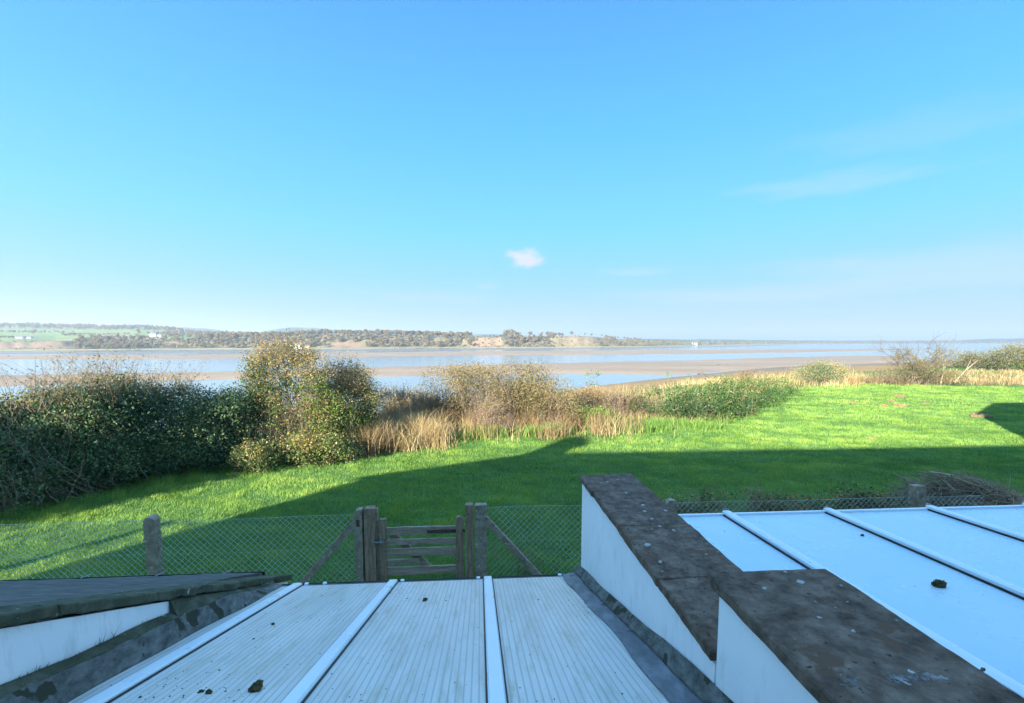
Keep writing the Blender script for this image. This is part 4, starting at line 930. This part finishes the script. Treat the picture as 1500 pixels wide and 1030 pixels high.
# right lean-to
VR, ZR, SR = 3.38, 2.54, .045
def zq(v): return ZR + SR * (VR - v)
r_ = hroot('conservatory', 4.0, 1.8, 0, 'neighbouring lean-to with smooth pale blue panels and raised white bars at right', 'conservatory'); off = (4.0, 1.8, 0)
bars = [1.925, 2.76, 3.63, 4.48, 5.33, 6.18]
ed = [1.215] + bars + [6.95]
for a, b in zip(ed[:-1], ed[1:]): slab(MB(), a + .006, b - .006, VB, VR, -.02, 0, zq).build('roof_panel', M['opal_panel'], r_, off)
for u in bars:
    mb = MB(); w = .032; hh = .036
    prof = [(-w, .012), (-w, .030), (-w * .82, hh * .85), (-w * .4, hh), (w * .4, hh), (w * .82, hh * .85), (w, .030), (w, .012)]
    n = len(prof); vs = [(u + p[0], VB, zq(VB) + p[1]) for p in prof] + [(u + p[0], VR + .03, zq(VR + .03) + p[1]) for p in prof]
    mb.add(vs, [tuple(range(n)), tuple(range(n, 2 * n))[::-1]] + [(i, (i + 1) % n, n + (i + 1) % n, n + i) for i in range(n)])
    bo = mb.build('glazing_bar', M['white_upvc'], r_, off)
    gk = MB(); slab(gk, u - .041, u + .031, VB, VR, .001, .0115, zq); gk.build('gasket', M['black_plastic'], bo, off)  # gasket, wider on the left: black strip drawn for the bar's shadow gap
    MB().tube([(u, VR + .030, zq(VR) + .024), (u, VR + .042, zq(VR) + .024)], .022, 12).build('end_cap', M['concrete'], bo, off)
slab(MB(), 1.215, 6.95, VR + .002, VR + .028, -.05, .016, zq).build('edge_trim', M['white_upvc'], r_, off)
slab(MB(), 1.216, 1.30, VB, VR, .003, .020, zq).build('side_flashing', M['white_upvc'], r_, off)
MB().box((1.215, VR - .22, -.02), (6.95, VR - .05, .7)).build('dwarf_wall', M['painted_wall'], r_, off)
fm = MB()
for k in range(7): fm.box((1.22 + k * .94, VR - .18, .7), (1.285 + k * .94, VR - .09, 2.42))
fm.box((1.22, VR - .185, 2.42), (6.925, VR - .085, 2.50)); fm.build('window_frame', M['white_upvc'], r_, off)
for k in range(6): MB().box((1.287 + k * .94, VR - .145, .703), (2.158 + k * .94, VR - .125, 2.418)).build('pane', M['dark_glass'], r_, off)

# left parapet wall
def zc(v): return 2.97 - .465 * (v - 1.637)
r_ = hroot('parapet_wall', -1.75, 1.8, 0, 'low white sloping party wall with mossy coping at lower left', 'wall'); off = (-1.75, 1.8, 0)
MB().prism([(VB, -.1), (3.93, -.1), (3.93, zc(3.93) - .06), (VB, zc(VB) - .06)], 'u', -1.86, -1.65).build('wall', M['painted_wall'], r_, off)
vs_ = np.linspace(VB, 3.98, 9)
for a, b in zip(vs_[:-1], vs_[1:]):
    slab(MB(), -1.885, -1.628, a, b - .006, -.048, .0, zc).build('coping_slab', M['mossy'], r_, off, bevel=.005, seg=1, rough=.008, cuts=7)
# cement upstand against it, stepping up to the coping near the eave
def ztop(v):
    a = zr(v) + .135 + .006 * math.sin(v * 9)
    return a if v < 2.46 else min(zc(v) - .05, a + 1) if v < 3.35 else max(zr(v) + .05, min(zc(v) - .05, zr(v) + .06))
v2 = np.concatenate([np.linspace(VB, 2.459, 30), np.linspace(2.461, 3.349, 12), np.linspace(3.351, 3.58, 5)])
strip('upstand', [(-1.644, v, ztop(v)) for v in v2], [(-1.60 + .006 * math.sin(v * 7), v, max(min(ztop(v) - .02, zr(v) + .11), zr(v) + .015)) for v in v2], .02, M['mossy'], r_, off, .003)
strip('flashing', [(-1.602 + .006 * math.sin(v * 7), v, max(min(ztop(v) - .022, zr(v) + .11), zr(v) + .013)) for v in v2], [(-1.545 + wob(v, 4), v, zr(v) + .006) for v in v2], .01, M['cement'], r_, off, .003)

# left lean-to roof
VL, ZL, SL = 4.0, 1.90, .425
def zl(v): return ZL + SL * (VL - v)
r_ = hroot('outhouse', -4.5, 1.8, 0, 'lean-to outhouse with weathered dark felt roof at lower left', 'outhouse'); off = (-4.5, 1.8, 0)
slab(MB(), -8.2, -1.89, VB, VL, -.05, 0, zl).build('roof', M['felt'], r_, off, rough=.006, cuts=7)
slab(MB(), -8.2, -1.875, VL + .002, VL + .02, -.05, .006, zl).build('edge_trim', M['black_plastic'], r_, off)
for u in (-3.35, -2.75, -2.2): MB().bar((u, VL - .03, zl(VL) + .015), (u + .05, VL + .02, zl(VL) + .022), .012, .004).build('clip', M['metal'], r_, off)
MB().box((-8.1, VL - .35, -.1), (-1.9, VL - .15, zl(VL) - .02)).build('wall', M['painted_wall'], r_, off)

# moss clumps and grit on the roofs
def on_mid(px, py): q = on_plane(px, py, VE, ZE, SM); return q
for k, (px, py, r, mk, lab) in enumerate([(375, 1010, .021, 'moss', 'largest dark moss clump on the ribbed roof'), (306, 1015, .010, 'moss', 'small moss clump left of the largest one on the ribbed roof'), (294, 1014, .007, 'moss', 'tiny moss clump farthest left on the ribbed roof'),
        (622, 880, .013, 'moss', 'round dark moss clump near the eave of the middle ribbed panel'), (400, 915, .008, 'moss', 'moss speck in the upper part of the left ribbed panel'), (255, 924, .045, 'brown_moss', 'brown moss cushion against the left wall flashing')]):
    q = on_mid(px, py); rr = (r, r * 1.5, r * .8)
    o = lump('moss_clump', W(q[0], q[1], q[2] + r * .35), rr, 1, M[mk], 40 + k, 4, .45); o.rotation_euler[2] = k; tag(o, lab, 'moss')
q = on_plane(1375, 859, VR, ZR, SR); o = lump('moss_clump', W(q[0], q[1], q[2] + .014), (.034, .02, .022), 1, M['moss'], 50, 4, .4); tag(o, 'dark moss clump lying on the smooth pale blue roof', 'moss')
q = on_plane(1263, 785, VR, ZR, SR); o = lump('moss_clump', W(q[0], q[1], q[2] + .004), (.012, .009, .008), 1, M['moss'], 51, 3, .4); tag(o, 'tiny dark speck near the far edge of the pale blue roof', 'moss')

def sprigs():
    V, Fq = [], []
    for (px, n, hh, sp) in [(18, 26, .03, .05), (60, 22, .025, .10), (85, 18, .02, .06), (112, 7, .06, .03), (190, 22, .025, .05), (330, 26, .02, .08)]:
        v = 1.66 + px / 253 * .82
        for k in range(n):
            vv_ = v + rng.normal(0, sp); a = np.array([-1.643, vv_, ztop(vv_) - .006]); h = hh * rng.uniform(.3, 1.2)
            b = a + np.array([rng.uniform(0, .03), rng.normal(0, .4) * h, h]); w_ = np.array([0, rng.uniform(.0012, .003), 0]); o = len(V)
            for p in (a - w_, a + w_, b): V.append(W(*p))
            Fq.append((o, o + 1, o + 2))
    tag(np_mesh('weed_sprigs', V, Fq, M['moss']), 'tiny dark moss sprigs along the foot of the left white wall', 'moss', kind='stuff')
sprigs()
def debris():
    V, Fq = [], []; n = 420
    for k in range(n):
        if k < 330: u, v = rng.uniform(-1.5, .68), rng.uniform(.9, 3.5); z = zr(v)
        else: u, v = rng.uniform(1.35, 4.6), rng.uniform(.9, 3.3); z = zq(v)
        if k % 3 == 0:
            c_u, c_v = [(-.93, 1.72), (-1.2, 1.75), (-.55, 3.2), (.62, 2.6)][rng.integers(4)]; u, v = c_u + rng.normal(0, .09), c_v + rng.normal(0, .12); z = zr(v)
        r = rng.uniform(.0012, .0036) * (1 + (rng.random() < .06)); c = np.array([u, v, z + r * .3])
        p = rand_dir(6) * .35 + np.array([(1, 0, 0), (-1, 0, 0), (0, 1, 0), (0, -1, 0), (0, 0, 1), (0, 0, -1)]); q = c + p * r * np.array([1, 1.3, .7]); o = len(V) * 6
        V.append(np.stack([q[:, 0] * RX[0] + q[:, 1] * AX[0], q[:, 0] * RX[1] + q[:, 1] * AX[1], q[:, 2]], 1))
        Fq += [(o, o + 2, o + 4), (o + 2, o + 1, o + 4), (o + 1, o + 3, o + 4), (o + 3, o, o + 4)]
    tag(np_mesh('roof_debris', np.concatenate(V), Fq, M['moss']), 'scattered dark specks of moss and grit on the two lean-to roofs', 'debris', kind='stuff')
debris()
# ------------------------------------------------------------------ the house the view is taken from, and its neighbours (their shadows lie on the lawn)
def big_house(u0, u1, v0, v1, ze, zrg, label, chim, name='house'):
    r_ = hroot(name, (u0 + u1) / 2, (v0 + v1) / 2, 0, label, 'house'); off = ((u0 + u1) / 2, (v0 + v1) / 2, 0); vm = (v0 + v1) / 2
    MB().prism([(v0, -.1), (v1, -.1), (v1, ze), (vm, zrg - .1), (v0, ze)], 'u', u0, u1).build('wall', M['painted_wall'], r_, off)
    rf = MB(); s = (zrg - ze) / (v1 - vm); o = .25
    for sg, ve in ((-1, v0), (1, v1)):
        a = (ve + sg * o, ze - s * o + .03); b = (vm, zrg + .03 - .1 + .1); rf.prism([a, b, (b[0], b[1] + .12), (a[0], a[1] + .12)], 'u', u0 - .12, u1 + .12)
    ro = rf.build('roof', M['slate'], r_, off)
    for (a, b, c, d, h) in chim:
        MB().box((a, c, zrg - 1.4), (b, d, h)).box((a - .06, c - .06, h - .25), (b + .06, d + .06, h - .12)).build('chimney', M['brick'], ro, off)
    return r_, off
r_, off = big_house(-14.15, 24, -7.7, -.35, 5.45, 7.85, 'white two-storey terrace house whose upper window the view is taken from', [(-14.2, -13.55, -4.75, -3.75, 8.95), (9, 10, -4.6, -3.4, 9.0)])
for k, u in enumerate((-9, -4.5, 4.5, 9)):
    f = MB().box((u - .6, -.352, 3.3), (u + .6, -.30, 4.6)).build('window', M['white_upvc'], r_, off); MB().box((u - .5, -.302, 3.4), (u + .5, -.295, 4.5)).build('pane', M['dark_glass'], f, off)
r_, off = big_house(15.6, 23, 3.2, 9.4, 5.2, 8.1, 'tall gabled neighbouring house right of the lawn', [])
# a leafy tree left of the garden shades the hedge
q = (-17.7, 4.1); bl = []
for k in range(9): bl.append((q[0] + rng.uniform(-1.9, 1.9), q[1] + rng.uniform(-2.6, 2.6), rng.uniform(2.0, 3.7), rng.uniform(.9, 1.5), rng.uniform(.9, 1.5), rng.uniform(.8, 1.3)))
t_ = shrub('tree', 'evergreen garden tree left of the lean-tos shading the hedge', 'tree', bl, [('crown', 'dark_leaf', 2600, 12, .16, .28, .45, .2, (.1, 1.2))], 20, 'twig', base=(q[0], q[1], 0), rad=.03)
MB().tube([(0, 0, -.2), (.05, .02, 1.5), (0, .1, 3.4)], [.16, .13, .06], 8).build('trunk', M['bark'], t_)

# ------------------------------------------------------------------ haze
hz = MB().box((-6150, -6150, -11), (6150, 6150, 150)).build('haze', M['ground']); hz.data.materials.clear()
m = bpy.data.materials.new('haze'); m.use_nodes = True; nt = m.node_tree; nt.nodes.remove(nt.nodes['Principled BSDF'])
pv = nt.nodes.new('ShaderNodeVolumePrincipled'); pv.inputs['Color'].default_value = (.71, .82, .95, 1); pv.inputs['Density'].default_value = HAZE = 3.1e-4
pv.inputs['Anisotropy'].default_value = 0.25
nt.links.new(pv.outputs[0], nt.nodes['Material Output'].inputs['Volume']); hz.data.materials.append(m); tag(hz, 'pale blue haze over the estuary', 'haze', kind='stuff')

# ------------------------------------------------------------------ sky, sun, camera
w = bpy.data.worlds.new('World'); sc.world = w; w.use_nodes = True; nt = w.node_tree; bg = nt.nodes['Background']
sky = nt.nodes.new('ShaderNodeTexSky'); sky.sky_type = 'NISHITA'; sky.sun_disc = False
sky.sun_elevation = SUN_EL; sky.sun_rotation = math.radians(180) + SUN_AZ
sky.air_density = 1.0; sky.dust_density = .6; sky.ozone_density = 1.5
tc = nt.nodes.new('ShaderNodeTexCoord')
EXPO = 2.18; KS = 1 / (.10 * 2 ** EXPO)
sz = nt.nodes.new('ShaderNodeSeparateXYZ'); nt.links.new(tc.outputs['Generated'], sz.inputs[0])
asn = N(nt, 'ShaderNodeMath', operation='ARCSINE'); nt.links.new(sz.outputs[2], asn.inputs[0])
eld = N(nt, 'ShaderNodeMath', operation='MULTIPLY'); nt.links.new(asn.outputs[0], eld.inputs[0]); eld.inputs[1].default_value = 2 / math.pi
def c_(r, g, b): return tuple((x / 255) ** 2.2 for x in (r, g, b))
grad = ramp(nt, [(0, c_(174, 207, 244)), (.03, c_(166, 210, 247)), (.07, c_(140, 214, 252)), (.14, c_(110, 218, 255)), (.25, c_(88, 198, 255)), (.39, c_(74, 167, 254)), (.50, c_(155, 238, 335)), (1, c_(208, 288, 362))], eld.outputs[0])  # top stops, above the view, set unnaturally bright as added fill for the shade
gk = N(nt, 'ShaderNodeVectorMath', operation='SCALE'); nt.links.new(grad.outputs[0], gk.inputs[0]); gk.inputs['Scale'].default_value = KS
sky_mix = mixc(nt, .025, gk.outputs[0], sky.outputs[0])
def cloud(px, py, rx, ry, amount, nsc, base):
    d = ray(px, py); d = Vector(d).normalized(); az = math.atan2(d.x, d.y); el = math.asin(d.z)
    sx = nt.nodes.new('ShaderNodeSeparateXYZ'); nt.links.new(tc.outputs['Generated'], sx.inputs[0])
    a = N(nt, 'ShaderNodeMath', operation='ARCTAN2'); nt.links.new(sx.outputs[0], a.inputs[0]); nt.links.new(sx.outputs[1], a.inputs[1])
    e = N(nt, 'ShaderNodeMath', operation='ARCSINE'); nt.links.new(sx.outputs[2], e.inputs[0])
    def lin(src, c, r):
        s_ = N(nt, 'ShaderNodeMath', operation='SUBTRACT'); nt.links.new(src, s_.inputs[0]); s_.inputs[1].default_value = c
        q_ = N(nt, 'ShaderNodeMath', operation='DIVIDE'); nt.links.new(s_.outputs[0], q_.inputs[0]); q_.inputs[1].default_value = r; return q_.outputs[0]
    cx = nt.nodes.new('ShaderNodeCombineXYZ'); nt.links.new(lin(a.outputs[0], az, rx), cx.inputs[0]); nt.links.new(lin(e.outputs[0], el, ry), cx.inputs[1])
    ln = N(nt, 'ShaderNodeVectorMath', operation='LENGTH'); nt.links.new(cx.outputs[0], ln.inputs[0])
    nz = noise_t(nt, cx.outputs[0], nsc, 7, .6)
    s1 = N(nt, 'ShaderNodeMath', operation='MULTIPLY_ADD'); nt.links.new(nz, s1.inputs[0]); s1.inputs[1].default_value = 1.6; s1.inputs[2].default_value = -.1
    s2 = N(nt, 'ShaderNodeMath', operation='SUBTRACT'); nt.links.new(s1.outputs[0], s2.inputs[0]); nt.links.new(ln.outputs[1 if len(ln.outputs) > 1 else 0], s2.inputs[1])
    k = ramp(nt, [(.0, (0, 0, 0)), (.45, (amount,) * 3)], s2.outputs[0]); return mixc(nt, k.outputs[0], base, CLOUD)
CLOUD = tuple(x * KS for x in (.80, .84, .96))
o = sky_mix
o = cloud(771, 378, .062, .034, 1.0, 1.5, o); o = cloud(715, 419, .045, .012, .25, 1.2, o); o = cloud(1215, 268, .24, .034, .20, 1.6, o); o = cloud(1245, 383, .03, .008, .2, 1.2, o)
o = cloud(1400, 385, .40, .06, .30, 1.1, o); o = cloud(930, 398, .12, .014, .25, 1.4, o); o = cloud(1330, 190, .26, .05, .10, 1.4, o); o = cloud(640, 435, .25, .022, .16, 1.3, o); o = cloud(1100, 430, .4, .03, .28, 1.2, o)
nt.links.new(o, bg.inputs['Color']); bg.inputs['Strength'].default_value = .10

sl = bpy.data.lights.new('sun', 'SUN'); sl.energy = 5.0; sl.angle = math.radians(.5); sl.color = (1.0, .93, .80)
so = link(bpy.data.objects.new('sun', sl))
d = Vector((math.sin(SUN_AZ) * math.cos(SUN_EL), math.cos(SUN_AZ) * math.cos(SUN_EL), -math.sin(SUN_EL))); so.rotation_euler = d.to_track_quat('-Z', 'Y').to_euler(); so.location = (-20, -30, 40)

cam = bpy.data.cameras.new('camera'); co = link(bpy.data.objects.new('camera', cam)); co.location = (0, 0, H)
co.rotation_euler = (math.pi / 2 - PIT, 0, 0); cam.sensor_fit = 'HORIZONTAL'; cam.sensor_width = 36; cam.lens = 36 * F / 1500
cam.shift_y = (CY - 515) / 1500; cam.clip_start = .02; cam.clip_end = 20000
sc.camera = co
vs = sc.view_settings; vs.view_transform = 'Standard'; vs.look = 'None'; vs.exposure = EXPO; vs.gamma = 1.0
sc.cycles.use_denoising = True; sc.cycles.max_bounces = 6; sc.cycles.volume_bounces = 0; sc.cycles.transparent_max_bounces = 4
